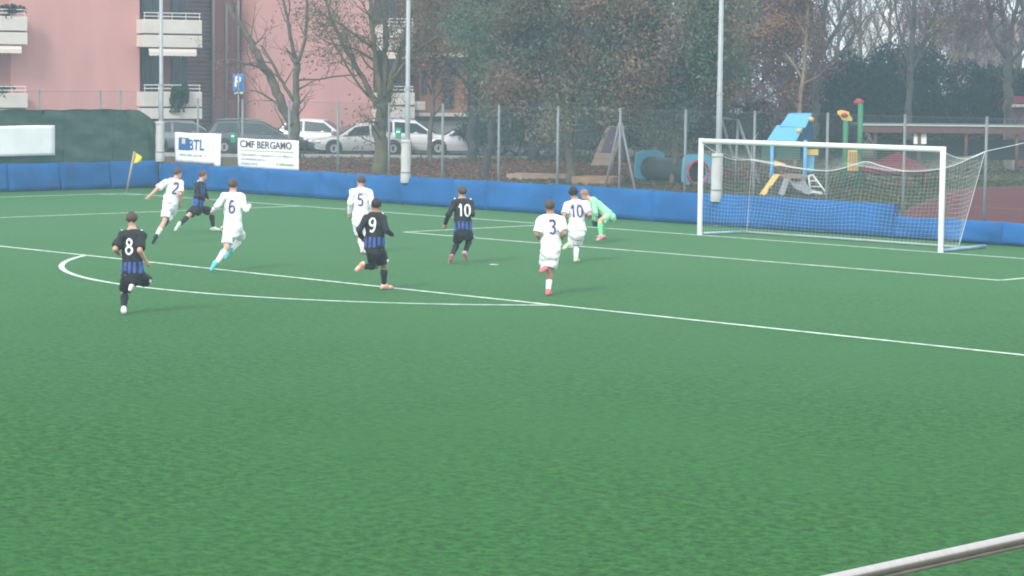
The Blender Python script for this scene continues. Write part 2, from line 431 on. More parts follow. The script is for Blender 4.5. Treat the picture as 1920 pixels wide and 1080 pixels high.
cloth.modifiers.new('solid', 'SOLIDIFY').thickness = 0.012
tag(cloth, 'dark green windbreak cloth hung on the side fence above the blue pads', 'cloth')

for y in side_y[1:]:
    mb = MB(); mb.box((-32.30, y, 2.66), .02, .05, .10); mb.build('tie', m_ink_tie, cloth)
mb = MB(); mb.tube([(p_[0]+.012, p_[1], p_[2]) for p_ in pts[:, -1][:-12]], 0.016, 6); mb.build('hem', m_green_hem, cloth, smooth=True)
for y in (-5.2, -3.0, -0.4, 1.6):
    i_ = int(round((y+8.0)/11.35*(nu-1))); mb = MB(); mb.tube([(p_[0]+.008, p_[1], p_[2]) for p_ in pts[i_]], 0.007, 5); mb.build('seam', m_green_hem, cloth, smooth=True)

# banners with lettering
FONT = None
def text_mesh(body, size, bold=0.0, xscale=1.0):
    c = bpy.data.curves.new('lettering', 'FONT'); c.body = body; c.size = size; c.offset = bold; c.resolution_u = 3
    o = bpy.data.objects.new('lettering', c); COL.objects.link(o)
    dg = bpy.context.evaluated_depsgraph_get(); me = bpy.data.meshes.new_from_object(o.evaluated_get(dg))
    bpy.data.objects.remove(o)
    n = len(me.vertices); v = np.zeros(n*3); me.vertices.foreach_get('co', v); v = v.reshape(-1, 3)[:, :2].copy()
    v[:, 0] *= xscale
    f = [tuple(p.vertices) for p in me.polygons]
    bpy.data.meshes.remove(me)
    return v, f
def banner(name, label, corner, wdir, nrm, w, h, slope_z, wav, fold=0.0):
    """corner = lower left as seen; wdir along, surface S(u, z)"""
    corner = np.array(corner, float); wdir = np.array(wdir, float); nrm = np.array(nrm, float)
    def S(a, b, off=0.0):
        u, v = a/w, b/h
        dz = slope_z*u+wav*0.5*math.sin(6.2*u+0.5)*(0.3+v)-wav*0.9*math.sin(math.pi*u*2)*v
        out = 0.02*math.sin(5*u+2*v)+0.012*math.sin(14*u+3*v)
        if fold and u > 1-fold:
            t = (u-(1-fold))/fold; out += 0.20*math.sin(t*math.pi*0.8)*(1-0.4*v); dz -= 0.10*t*(1-v)
        return corner+wdir*a+nrm*(0.02+out+off)+np.array([0, 0, b+dz])
    mb = MB(); mb.grid(np.array([[S(w*i/30, h*j/10) for j in range(11)] for i in range(31)]))
    o = mb.build(name, m_white_pvc, smooth=True); o.modifiers.new('solid', 'SOLIDIFY').thickness = 0.006
    tag(o, label, 'banner')
    return o, S
def letter(o, S, body, size, at, mat, bold=0.0, xs=1.0, name='lettering'):
    v, f = text_mesh(body, size, bold, xs)
    mb = MB(); mb.add([S(at[0]+p[0], at[1]+p[1], 0.012) for p in v], f); mb.build(name, mat, o)
def patch(o, S, x0, y0, x1, y1, mat, name='print_block', n=8, off=0.010):
    mb = MB(); mb.grid(np.array([[S(x0+(x1-x0)*i/n, y, off) for y in (y0, y1)] for i in range(n+1)])); mb.build(name, mat, o)
def greek(o, S, x0, y, x1, hgt, mat, seed):
    """a row of print too small to read: word-sized strokes"""
    rs = random.Random(seed); x = x0; mb = MB()
    while x < x1:
        wl = rs.uniform(0.02, 0.05)
        hh = hgt*rs.uniform(0.55, 1.0)
        if rs.random() > 0.14:
            mb.grid(np.array([[S(x, y, 0.011), S(x, y+hh, 0.011)], [S(x+wl*0.7, y, 0.011), S(x+wl*0.7, y+hh, 0.011)]]))
        x += wl
    mb.build('small_print', mat, o)
b1, S1 = banner('banner', 'white banner with blue square logo and letters BTL, right edge folded', (-31.42, 3.58, 0.93), (1, 0, 0), (0, -1, 0), 2.72, 1.03, 0.0, 0.03, fold=0.2)
patch(b1, S1, 0.22, 0.42, 0.80, 0.86, m_inkblue); patch(b1, S1, 0.40, 0.64, 0.60, 0.83, m_inktan, 'print_block', 4, 0.016)
letter(b1, S1, 'BTL', 0.52, (0.78, 0.45), m_inkblue, 0.012, 1.0)
greek(b1, S1, 0.25, 0.22, 1.75, 0.09, m_ink2, 3)
b2, S2 = banner('banner', 'white banner reading CMF BERGAMO above a green stripe', (-27.85, 3.58, 0.87), (1, 0, 0), (0, -1, 0), 3.24, 0.98, -0.01, 0.02)
letter(b2, S2, 'CMF BERGAMO', 0.34, (0.13, 0.68), m_ink, 0.008, 1.18)
patch(b2, S2, 0.16, 0.57, 3.0, 0.60, m_inkgreen, 'green_stripe', 14)
for k, (yy, xa, xb) in enumerate(((0.40, 0.2, 2.95), (0.25, 0.2, 1.5), (0.13, 1.95, 2.95), (0.10, 0.2, 1.1))): greek(b2, S2, xa, yy, xb, 0.09, m_ink2 if k != 2 else m_inkgreen, 20+k)
b3, S3 = banner('banner', 'large blank white banner tied to the green cloth at the left edge', (-32.22, -6.5, 1.20), (0, 1, 0), (1, 0, 0), 5.62, 1.0, 0.0, 0.05)
patch(b3, S3, 3.3, 0.40, 3.46, 0.46, m_ink2, 'print_block', 2); patch(b3, S3, 3.36, 0.28, 3.46, 0.32, m_ink2, 'print_block', 2)

m_gsign = M('green_sign', (0.02, 0.27, 0.13), 0.5)
for (px, py, lab, cc) in ((747, 250, 'small green sign on the fence beside the left of centre light pole', 'g'), (437, 258, 'small green sign on the fence between the two banners', 'r')):
    q = plane_y(px, py, FY-.06); t = thing('fence_sign', lab, 'sign', q)
    mb = MB(); mb.box(q, .26, .02, .34); pl_ = mb.build('plate', m_gsign, t, bevel=.01)
    mb = MB(); mb.box((q[0], q[1]-.014, q[2]+.05), .16, .006, .06); mb.build('pictogram', m_white_pvc, pl_)

# corner flag
_fb = gz(237, 361.5); _D = depth(_fb); _ft = P(252, 284, _D-0.15)
t = thing('corner_flag', 'yellow corner flag on a leaning pole at the far corner', 'flag', _fb)
mb = MB(); mb.tube([_fb, _fb+(_ft-_fb)*0.5, _ft], 0.034, 10); mb.build('pole', m_flagpole, t, smooth=True)
mb = MB(); _dn = (_fb-_ft)/np.linalg.norm(_fb-_ft); g = np.zeros((9, 7, 3))
for i in range(9):
    for j in range(7):
        u, v = i/8, j/6
        g[i, j] = _ft+_dn*(0.02+v*0.40*(1-0.55*u)+0.16*u)+HR*(0.30*u)+HF*(0.05*math.sin(5*u+2*v))
mb.grid(g); o = mb.build('cloth', m_yellow_flag, t, smooth=True); o.modifiers.new('solid', 'SOLIDIFY').thickness = 0.006

# ================================================================== GOAL
GL, GR = -3.84, 3.72
goal = thing('football_goal', 'white football goal with net on the far goal line', 'goal', (0, 0, 0))
for x in (GL, GR):
    mb = MB(); mb.tube([(x, 0, 0.0), (x, 0, 2.50)], 0.068, 18); mb.build('post', m_goal, goal, smooth=True, bevel=0.005)
mb = MB(); mb.tube([(GL+0.05, 0, 2.432), (GR-0.05, 0, 2.432)], 0.0665, 18); mb.build('crossbar', m_goal, goal, smooth=True)
def catmull(pts, n):
    pts = np.asarray(pts, float); out = []
    Pp = np.vstack([2*pts[0]-pts[1], pts, 2*pts[-1]-pts[-2]])
    for i in range(len(pts)-1):
        a, b, c, d = Pp[i:i+4]
        for k in range(n):
            t = k/n; out.append(0.5*((2*b)+(-a+c)*t+(2*a-5*b+4*c-d)*t*t+(-a+3*b-3*c+d)*t**3))
    out.append(pts[-1]); return np.array(out)
_yr = 1.9
rear_rope = catmull([(GL+.1, _yr, 1.93), (-3.0, _yr, 1.86), (-2.2, _yr, 1.76), (-1.2, _yr, 1.72), (-0.5, _yr, 1.86), (0.0, _yr, 1.99), (0.6, _yr, 1.88), (1.4, _yr, 1.80), (2.5, _yr, 1.94), (3.62, 1.86, 2.36)], 10)
def rope_at(x):
    return np.array([x, np.interp(x, rear_rope[:, 0], rear_rope[:, 1]), np.interp(x, rear_rope[:, 0], rear_rope[:, 2])])
def net_sheet(fn, nu, nv, r=0.0013):
    """knotted net on surface fn(u,v), strands both ways"""
    mb = MB(); g = np.array([[fn(i/nu, j/nv) for j in range(nv+1)] for i in range(nu+1)])
    for i in range(nu+1): mb.tube(g[i], r, 3, cap=False)
    for j in range(nv+1): mb.tube(g[:, j], r, 3, cap=False)
    return mb
def f_top(u, v):
    x = GL+0.06+(GR-GL-0.12)*u; a = np.array([x, 0.02, 2.37]); b = rope_at(min(max(x, GL+.1), 3.6)); q = a+(b-a)*v
    q[2] -= 0.20*math.sin(math.pi*v)*(0.6+0.4*math.sin(math.pi*u)); return q
def f_back(u, v):
    x = GL+0.06+(GR-GL-0.12)*u; b = rope_at(min(max(x, GL+.1), 3.6)); c = np.array([np.clip(x, -3.55, 3.15), 1.52, 0.03]); q = b+(c-b)*v
    q[1] += 0.08*math.sin(math.pi*v)*math.sin(9*u+1)-0.05*math.sin(math.pi*v); return q
def f_side(s):
    def fn(u, v):
        if s > 0: a0 = np.array([GR, 0.05, 2.37]); a1 = rope_at(3.6); b1_ = np.array([3.15, 1.52, 0.03]); b0 = np.array([GR, .06, 0.05])
        else: a0 = np.array([GL, 0.05, 2.37]); a1 = rope_at(GL+.1); b1_ = np.array([-3.55, 1.52, 0.03]); b0 = np.array([GL, .06, 0.05])
        top = a0+(a1-a0)*u; top = top+np.array([0, 0, -0.17*math.sin(math.pi*u)]); bot = b0+(b1_-b0)*u
        q = top+(bot-top)*v; q[0] += 0.05*math.sin(math.pi*u)*math.sin(math.pi*v); return q
    return fn
for fn, nu, nv in ((f_top, 62, 17), (f_back, 62, 20), (f_side(1), 15, 20), (f_side(-1), 15, 20)):
    o = net_sheet(fn, nu, nv).build('net', m_net, goal); o['kind'] = 'stuff'
mb = MB(); mb.tube(rear_rope, 0.011, 6); mb.build('rope', m_net, goal, smooth=True)
for s in (1, -1):
    fn = f_side(s)
    mb = MB(); mb.tube([fn(1, v) for v in np.linspace(0, 1, 14)], 0.009 if s > 0 else 0.003, 5); mb.build('rope', m_net, goal, smooth=True)
    mb = MB(); mb.tube([fn(u, 0) for u in np.linspace(0, 1, 10)], 0.009, 5); mb.build('rope', m_net, goal, smooth=True)
mb = MB(); mb.tube(catmull([(3.62, 1.86, 2.36), (4.3, 2.8, 2.62), (4.95, FY-.05, 2.95)], 5), 0.008, 5); mb.build('rope', m_net, goal, smooth=True)
mb = MB(); mb.tube(catmull([(GL+.1, _yr, 1.93), (-4.5, 2.8, 2.3), (-5.0, FY-.05, 2.6)], 5), 0.003, 5); mb.build('rope', m_net, goal, smooth=True)
mb = MB()
mb.tube([(GR-.02, 0.12, 0.05), (3.45, 2.2, 0.05)], 0.04, 8)
mb.build('ground_bar', m_gframe, goal, smooth=True)
mb = MB(); mb.tube([(GL+.02, 0.12, 0.05), (-3.62, 1.6, 0.05)], 0.03, 8); mb.build('ground_bar', m_gframe, goal, smooth=True)
mb = MB(); mb.tube([(-3.6, 1.58, 0.04), (3.4, 1.58, 0.04)], 0.03, 8); mb.build('ground_bar', M('net_anchor_paint', (0.30, 0.38, 0.36), 0.6, var=0.1), goal, smooth=True)
# ================================================================== PEOPLE
def surface_nets(fn, lo, hi, h):
    """polygonise fn(p) = 0 on a regular grid"""
    lo = np.asarray(lo, float); n = np.ceil((np.asarray(hi)-lo)/h).astype(int)+1
    ax = [lo[i]+h*np.arange(n[i]) for i in range(3)]
    c = 5; m = [-(-k//c) for k in n]                 # coarse pass first, fine values only near the surface
    ac = [lo[i]+h*(c*np.arange(m[i])+(c-1)/2) for i in range(3)]
    gc = np.stack(np.meshgrid(*ac, indexing='ij'), -1).reshape(-1, 3)
    vc = fn(gc).reshape(m)
    val = np.repeat(np.repeat(np.repeat(vc, c, 0), c, 1), c, 2)[:n[0], :n[1], :n[2]].copy()
    ii = np.argwhere(np.abs(val) < h*c*1.25)
    if len(ii): val[tuple(ii.T)] = fn(lo+h*ii)
    ins = val < 0
    cs = [(a, b, c) for a in (0, 1) for b in (0, 1) for c in (0, 1)]
    def sl(A, c): return A[c[0]:n[0]-1+c[0], c[1]:n[1]-1+c[1], c[2]:n[2]-1+c[2]]
    cnt = sum(sl(ins, c).astype(np.int8) for c in cs)
    act = (cnt > 0) & (cnt < 8); idx = np.argwhere(act)
    if len(idx) == 0: return np.zeros((0, 3)), []
    acc = np.zeros((len(idx), 3)); k = np.zeros(len(idx))
    for c0 in cs:
        for a in range(3):
            if c0[a]: continue
            c1 = list(c0); c1[a] = 1
            i0 = idx+np.array(c0); i1 = idx+np.array(c1)
            v0 = val[tuple(i0.T)]; v1 = val[tuple(i1.T)]
            cr = (v0 < 0) != (v1 < 0)
            t = np.where(cr, v0/np.where(cr, v0-v1, 1), 0)
            q = idx+np.array(c0, float); q[:, a] += t
            acc += np.where(cr[:, None], q, 0); k += cr
    V = lo+h*acc/k[:, None]
    ids = -np.ones(tuple(n-1), int); ids[tuple(idx.T)] = np.arange(len(idx))
    F = []
    for a in range(3):
        b, c = (a+1) % 3, (a+2) % 3
        s0 = [slice(None)]*3; s1 = [slice(None)]*3; s0[a] = slice(0, n[a]-1); s1[a] = slice(1, n[a])
        e = np.argwhere(ins[tuple(s0)] != ins[tuple(s1)])
        e = e[(e[:, b] > 0) & (e[:, c] > 0) & (e[:, b] < n[b]-1) & (e[:, c] < n[c]-1)]
        q = []
        for db, dc in ((-1, -1), (0, -1), (0, 0), (-1, 0)):
            w = e.copy(); w[:, b] += db; w[:, c] += dc; q.append(ids[tuple(w.T)])
        q = np.stack(q, 1); flip = ~ins[tuple(e.T)]
        q[flip] = q[flip][:, ::-1]
        F.append(q)
    F = np.concatenate(F); F = F[(F >= 0).all(1)]
    return V, F
def unit(v): v = np.asarray(v, float); return v/(np.linalg.norm(v)+1e-9)
def cone(p, a, b, ra, rb):
    ab = b-a; t = np.clip(((p-a)@ab)/(ab@ab+1e-9), 0, 1)
    return np.linalg.norm(p-a-t[:, None]*ab, axis=1)-(ra+(rb-ra)*t)
def smin(a, b, k=0.03):
    h = np.clip(0.5+0.5*(b-a)/k, 0, 1); return b+(a-b)*h-k*h*(1-h)
def ell(p, c, ax, r):
    q = (p-c)@np.stack(ax).T/np.asarray(r); return (np.linalg.norm(q, axis=1)-1)*min(r)
def folds(p, k, amp):
    return amp*(np.sin(p[:, 0]*31+p[:, 2]*17+k)*np.sin(p[:, 1]*27-p[:, 2]*23+2*k)+0.6*np.sin(p[:, 2]*41+p[:, 0]*19+k*3))
STROKES = {'0': [[(.5, 1), (.15, .85), (.05, .5), (.15, .15), (.5, 0), (.85, .15), (.95, .5), (.85, .85), (.5, 1)]],
 '1': [[(.15, .76), (.5, 1), (.5, 0)]],
 '2': [[(.08, .78), (.25, .96), (.6, 1), (.9, .8), (.82, .55), (.4, .28), (.08, 0), (.95, 0)]],
 '3': [[(.08, .88), (.4, 1), (.82, .9), (.88, .68), (.6, .53), (.4, .52)], [(.5, .53), (.9, .4), (.9, .14), (.55, 0), (.08, .1)]],
 '5': [[(.9, 1), (.2, 1), (.14, .55), (.55, .62), (.9, .42), (.85, .12), (.5, 0), (.08, .1)]],
 '6': [[(.85, .9), (.5, 1), (.15, .75), (.07, .35), (.2, .06), (.55, 0), (.9, .15), (.92, .4), (.6, .56), (.2, .45), (.08, .3)]],
 '8': [[(.5, .53), (.15, .68), (.15, .88), (.5, 1), (.85, .88), (.85, .68), (.5, .53), (.1, .38), (.08, .14), (.5, 0), (.92, .14), (.9, .38), (.5, .53)]],
 '9': [[(.15, .1), (.5, 0), (.85, .25), (.93, .65), (.8, .94), (.45, 1), (.1, .85), (.08, .6), (.4, .44), (.8, .55), (.92, .7)]]}
m_skin = [M('skin_a', (0.52, 0.28, 0.205), 0.55, var=0.08, scale=9), M('skin_b', (0.60, 0.34, 0.26), 0.55, var=0.08, scale=9), M('skin_c', (0.36, 0.185, 0.125), 0.55, var=0.08, scale=9)]
m_hair = [M('hair_dark', (0.012, 0.010, 0.010), 0.6, var=0.3, scale=60, bump=0.5, bscale=90), M('hair_brown', (0.070, 0.042, 0.030), 0.6, var=0.3, scale=60, bump=0.5, bscale=90), M('hair_red_brown', (0.10, 0.045, 0.028), 0.6, var=0.3, scale=60, bump=0.5, bscale=90), M('hair_fair', (0.30, 0.17, 0.10), 0.6, var=0.2, scale=60, bump=0.5, bscale=90)]
m_black_kit = M('black_kit', (0.006, 0.008, 0.012), 0.75, var=0.2, scale=8)
m_blue_kit = M('blue_kit_stripe', (0.035, 0.085, 0.36), 0.75, var=0.15, scale=8)
m_white_kit = M('white_kit', (0.80, 0.80, 0.83), 0.8, var=0.02, scale=8)
m_green_kit = M('mint_kit', (0.33, 0.74, 0.44), 0.8, var=0.05, scale=6)
m_green_sock = M('green_sock', (0.16, 0.62, 0.25), 0.8, var=0.05, scale=6)
m_purple = M('purple_print', (0.075, 0.05, 0.16), 0.7)
m_white_print = M('white_print', (0.85, 0.85, 0.85), 0.6)
m_eye = M('eye', (0.08, 0.06, 0.05), 0.3)
BOOT = {'white': M('boot_white', (0.78, 0.76, 0.74), 0.5, col2=(0.62, 0.50, 0.48), scale=10), 'pink': M('boot_pink', (0.75, 0.16, 0.20), 0.5, var=0.1), 'black': M('boot_black', (0.02, 0.03, 0.035), 0.5),
        'teal': M('boot_teal', (0.10, 0.48, 0.50), 0.5, var=0.15), 'pale': M('boot_pale_green', (0.55, 0.68, 0.55), 0.5, var=0.15), 'mauve': M('boot_mauve', (0.50, 0.10, 0.14), 0.5, col2=(0.62, 0.48, 0.48), scale=10),
        'orange': M('boot_orange', (0.72, 0.20, 0.08), 0.5, col2=(0.80, 0.74, 0.68), scale=9), 'lime': M('boot_lime', (0.55, 0.62, 0.35), 0.5, var=0.2)}

def person(label, D, J, face, head_face, kit, number, skin, hair, boots, sleeve, pony=0.0, seed=0, num_w=0.0, curly=0.0, glove=None):
    """J: joints as photo pixels (+ depth rule); limbs keep human bone lengths, the depth follows from them"""
    H = HF; R = HR
    def at(k, off=0.0):
        x, y = J[k][:2]; o = J[k][2] if len(J[k]) > 2 else off
        return P(x, y, D+o)
    def bone(A, k, L):
        x, y = J[k][:2]; s = J[k][2] if len(J[k]) > 2 else 1
        d = P(x, y, 1.0)-CAM; w = CAM-A; a = d@d; b = d@w; c = w@w-L*L; disc = b*b-a*c
        t = (-b+s*math.sqrt(disc))/a if disc > 0 else -b/a
        q = CAM+d*t
        if disc <= 0: q = A+(q-A)*min(1.0, L*1.12/np.linalg.norm(q-A))
        return q
    hL, hR = at('hipL'), at('hipR'); pel = (hL+hR)/2
    neck = at('neck'); head = at('head'); sL, sR = at('shL'), at('shR')
    eL = bone(sL, 'elL', 0.30); eR = bone(sR, 'elR', 0.30); wL = bone(eL, 'wrL', 0.26); wR = bone(eR, 'wrR', 0.26)
    kL = bone(hL, 'knL', 0.44); kR = bone(hR, 'knR', 0.44); aL = bone(kL, 'anL', 0.42); aR = bone(kR, 'anR', 0.42)
    for q in (aL, aR): q[2] = max(q[2], 0.085)
    tL = bone(aL, 'toeL', 0.19); tR = bone(aR, 'toeR', 0.19)
    for q in (tL, tR): q[2] = max(q[2], 0.035)
    up = unit(neck-pel); lat = sR-sL; lat = unit(lat-up*(lat@up))
    fr = np.cross(up, lat); fd = unit(R*face[0]+H*face[1])
    if fr@fd < 0: fr = -fr
    T = np.linalg.norm(neck-pel)
    hf = unit(R*head_face[0]+H*head_face[1]); hup = unit(head-neck+np.array([0, 0, 0.10])); hf = unit(hf-hup*(hf@hup)); hl = np.cross(hf, hup)
    def torso(p, g, hem=False):
        q = p-pel; a, b, c = q@lat, q@fr/0.62, q@up
        s = np.stack([a, b, c], 1); z = lambda k: np.array([0, 0, k*T])
        rr = [(-0.06, .155), (0.12, .150), (0.34, .140), (0.62, .160), (0.84, .150), (0.95, .10)]
        d = None
        for (k0, r0), (k1, r1) in zip(rr[:-1], rr[1:]):
            e = cone(s, z(k0), z(k1), r0+g, r1+g); d = e if d is None else smin(d, e, 0.02)
        return d*0.8
    def arms_sh(p, g):
        d = cone(p, neck-up*0.06, sL-up*0.01, 0.075+g, 0.068+g); return smin(d, cone(p, neck-up*0.06, sR-up*0.01, 0.075+g, 0.068+g), 0.03)
    handL = wL+unit(wL-eL)*0.075; handR = wR+unit(wR-eR)*0.075
    def body(p):
        d = torso(p, 0.0); d = smin(d, arms_sh(p, 0.0), 0.04)
        d = smin(d, cone(p, neck-up*0.03, head-hup*0.06, 0.062, 0.055), 0.03)
        hd = ell(p, head+hup*0.02, (hl, hf, hup), (0.076, 0.096, 0.108))
        hd = smin(hd, ell(p, head-hup*0.055+hf*0.025, (hl, hf, hup), (0.058, 0.070, 0.068)), 0.04)
        hd = smin(hd, cone(p, head+hf*0.088+hup*0.015, head+hf*0.108-hup*0.022, 0.010, 0.015), 0.015)
        for s in (-1, 1): hd = smin(hd, ell(p, head+hl*s*0.080-hf*0.008, (hl, hf, hup), (0.014, 0.022, 0.034)), 0.012)
        d = smin(d, hd, 0.02)
        for s_, e_, w_, h_ in ((sL, eL, wL, handL), (sR, eR, wR, handR)):
            d = smin(d, cone(p, s_, e_, 0.056, 0.043), 0.03); d = smin(d, cone(p, e_, w_, 0.045, 0.030), 0.015)
            d = smin(d, cone(p, w_, h_, 0.030, 0.036), 0.015)
        for h_, k_, a_ in ((hL, kL, aL), (hR, kR, aR)):
            d = smin(d, cone(p, h_, k_, 0.092, 0.058), 0.03)
            m_ = k_+(a_-k_)*0.32-unit(np.cross(np.cross(k_-h_, a_-k_)+1e-6*lat, a_-k_))*0.0
            d = smin(d, cone(p, k_, m_, 0.056, 0.060), 0.02); d = smin(d, cone(p, m_, a_, 0.058, 0.036), 0.02)
        for a_, t_ in ((aL, tL), (aR, tR)): d = smin(d, cone(p, a_, a_+(t_-a_)*0.2, 0.034, 0.026), 0.01)
        return d
    allp = np.stack([hL, hR, neck, head+hup*0.15, head-hup*.15, head+hf*.15, sL, sR, eL, eR, handL, handR, kL, kR, aL, aR, tL, tR])
    V, F = surface_nets(body, allp.min(0)-0.2, allp.max(0)+0.2, 0.017)
    mb = MB(); mb.add(V, F)
    for w_, h_, e_ in ((wL, handL, eL), (wR, handR, eR)):         # fingers and thumb, rooted in the palm
        dr = unit(h_-w_); sd = unit(np.cross(dr, fr)+1e-3*up); cu = np.cross(sd, dr)
        for q, (o_, L_) in enumerate(((-0.027, .060), (-0.009, .072), (0.009, .068), (0.027, .052))):
            a_ = h_+dr*0.012+sd*o_
            mb.tube([a_, a_+dr*L_*0.45+cu*0.004, a_+dr*L_*0.75+cu*0.020, a_+dr*L_*0.85+cu*0.040], [.0095, .009, .008, .006], 6)
        a_ = w_+dr*0.03+sd*0.025
        mb.tube([a_, a_+sd*0.022+dr*0.025, a_+sd*0.026+dr*0.050+cu*.012, a_+sd*0.020+dr*0.066+cu*.022], [.012, .011, .009, .007], 6)
    bod = mb.build('person', m_skin[skin], smooth=True)
    tag(bod, label, 'person', 'football players on the pitch')
    def part(name, fn, lo, hi, mat, h=0.016):
        V, F = surface_nets(fn, np.asarray(lo)-0.12, np.asarray(hi)+0.12, h)
        b_ = MB(); b_.add(V, F); return b_, V, F
    # eyes
    for s in (-1, 1):
        b_ = MB(); b_.ball(head+hl*s*0.032+hf*0.088+hup*0.022, 0.012, 8, 6); b_.build('eye', m_eye, bod, smooth=True)
    # hair
    def hairf(p):
        d = ell(p, head+hup*0.028-hf*0.006, (hl, hf, hup), (0.099+curly*.5, 0.116+curly*.4, 0.124+curly))
        d = d+0.010*np.sin(p[:, 0]*70+seed)*np.sin(p[:, 1]*63)*np.sin(p[:, 2]*57+seed)*(1+curly*30)
        q = p-head; f_, u_ = q@hf, q@hup; d = d+np.clip(0.02-u_, 0, 0.08)*0.28
        cut = np.maximum((f_-0.045)*0.8-(u_-0.05)*0.6, -u_-0.055+np.clip(f_, -0.1, 0.1)*0.9)
        return np.maximum(d, cut)
    b_, V, F = part('hair', hairf, head-0.08, head+0.08, None, 0.011); b_.build('hair', m_hair[hair], bod, smooth=True)
    # shirt
    shm = {'black': m_black_kit, 'white': m_white_kit, 'green': m_green_kit}[kit]
    sl = {'short': 0.62, 'long': 1.0}[sleeve]
    def shirt(p):
        d = torso(p, 0.016); d = smin(d, arms_sh(p, 0.014), 0.03)
        q = p-pel; a, b, c = q@lat, q@fr/0.64, q@up; s = np.stack([a, b, c], 1)
        d = smin(d, cone(s, np.array([0, 0, -0.04]), np.array([0, 0, 0.55*T]), 0.196, 0.180)*0.8, 0.03)
        for s_, e_, w_ in ((sL, eL, wL), (sR, eR, wR)):
            if sleeve == 'short':
                m_ = s_+(e_-s_)*0.86; u_ = unit(e_-s_)
                d = smin(d, np.maximum(cone(p, s_, m_+u_*0.1, 0.080, 0.090), (p-m_)@u_), 0.03)
            else:
                u_ = unit(w_-e_); d = smin(d, cone(p, s_, e_, 0.074, 0.057), 0.03); d = smin(d, np.maximum(cone(p, e_, w_+u_*.05, 0.057, 0.044), (p-w_)@u_), 0.02)
        d = d+folds(p, seed, 0.004)+0.008*np.sin(p[:, 2]*24+(p[:, 0]+p[:, 1])*13+seed*1.7)*np.sin((p[:, 0]-p[:, 1])*11+p[:, 2]*5+seed)
        d = np.maximum(d, -0.015-c+0.012*np.sin(a*9+seed))
        nk = (p-neck)@up-0.012
        return np.maximum(d, np.where(np.linalg.norm(p-neck-up*0.02, axis=1) < 0.13, nk, -1))
    sp = np.stack([pel-up*0.2-lat*.15, pel+lat*.15-up*.2, pel-fr*.15-up*.2, pel+fr*.15-up*.2, neck, sL, sR, eL, eR]+([wL, wR] if sleeve == 'long' else []))
    b_, V, F = part('shirt', shirt, sp.min(0), sp.max(0), None, 0.014)
    if kit == 'black':
        ce = V[F].mean(1)-pel; a_, b2_, c_ = ce@lat, ce@fr, ce@up
        onarm = np.minimum(cone(V[F].mean(1), sL, eL, .08, .075), cone(V[F].mean(1), sR, eR, .08, .075)) < 0
        if sleeve == 'long': onarm |= np.minimum(cone(V[F].mean(1), eL, wL, .075, .07), cone(V[F].mean(1), eR, wR, .075, .07)) < 0
        back = b2_ < 0.02
        lim = np.where(back, 0.19, 0.9*T)
        stripe = (np.mod(a_+0.0225, 0.086) < 0.047) & (c_ < lim) & ~onarm
        b_.m = [int(q) for q in stripe]
        b_.build('shirt', [m_black_kit, m_blue_kit], bod, smooth=True)
    else: b_.build('shirt', shm, bod, smooth=True)
    # shorts
    shortm = shm
    def shorts(p):
        q = p-pel; a, b, c = q@lat, q@fr/0.7, q@up; s = np.stack([a, b, c], 1)
        d = cone(s, np.array([0, 0, -0.06]), np.array([0, 0, 0.05]), 0.166, 0.156)*0.8
        for h_, k_ in ((hL, kL), (hR, kR)):
            u_ = unit(k_-h_); m_ = h_+(k_-h_)*0.80
            d = smin(d, np.maximum(cone(p, h_, m_+u_*.1, 0.100, 0.120), (p-m_)@u_), 0.02)
        return np.maximum(d+folds(p, seed+5, 0.007), c-0.05)
    sp = np.stack([hL, hR, kL, kR, pel-lat*.12, pel+lat*.12, pel+fr*.12, pel-fr*.12]); b_, V, F = part('shorts', shorts, sp.min(0), sp.max(0), None, 0.015)
    b_.build('shorts', shortm, bod, smooth=True)
    if kit == 'black':    # small white crest on the shorts leg
        for h_, k_ in ((hR, kR),):
            u_ = unit(k_-h_); o_ = unit(lat+(-fr)*0.7); o_ = unit(o_-u_*(o_@u_)); q = h_+(k_-h_)*0.66
            for _ in range(40):
                dv = shorts(q[None])[0]; q = q-o_*dv if dv < 0 else q
                if dv > 0.003: break
                q = q+o_*0.004
            sdv = np.cross(o_, u_); b_ = MB(); b_.box(q, 0.05, 0.012, 0.05, ax=sdv, ay=o_, az=u_); b_.build('crest', m_white_print, bod)
    # socks and boots
    sockm = {'black': m_black_kit, 'white': m_white_kit, 'green': m_green_sock}[kit]
    for (k_, a_, t_, h_), sk in zip(((kL, aL, tL, hL), (kR, aR, tR, hR)), J.get('sock', (0.16, 0.16))):
        u_ = unit(a_-k_); top = k_+(a_-k_)*sk; m_ = k_+(a_-k_)*0.34
        def sock(p):
            d = smin(cone(p, k_+(a_-k_)*0.05, m_, 0.062, 0.068), cone(p, m_, a_+u_*0.02, 0.066, 0.044), 0.02)
            return np.maximum(d, -((p-top)@u_))
        sp = np.stack([k_, a_]); b_, V, F = part('sock', sock, sp.min(0), sp.max(0), None, 0.013); b_.build('sock', sockm, bod, smooth=True)
        td = unit(t_-a_); dn = unit(u_-td*(u_@td)); td = unit(td-dn*(td@dn)*0.0)
        if a_[2] < 0.14: dn = np.array([0, 0, -1.0]); td = unit(np.array([t_[0]-a_[0], t_[1]-a_[1], 0.0]))
        sid = np.cross(td, dn)
        heel = a_+dn*0.042-td*0.045; toe = a_+dn*0.050+td*0.165
        def boot(p):
            d = smin(cone(p, heel, toe, 0.043, 0.036), cone(p, a_-dn*0.01, a_+dn*0.03, 0.048, 0.046), 0.03)
            d = smin(d, cone(p, a_+td*0.02, toe-td*0.05, 0.040, 0.036), 0.02)
            return np.maximum(d, (p-a_)@dn-0.080)
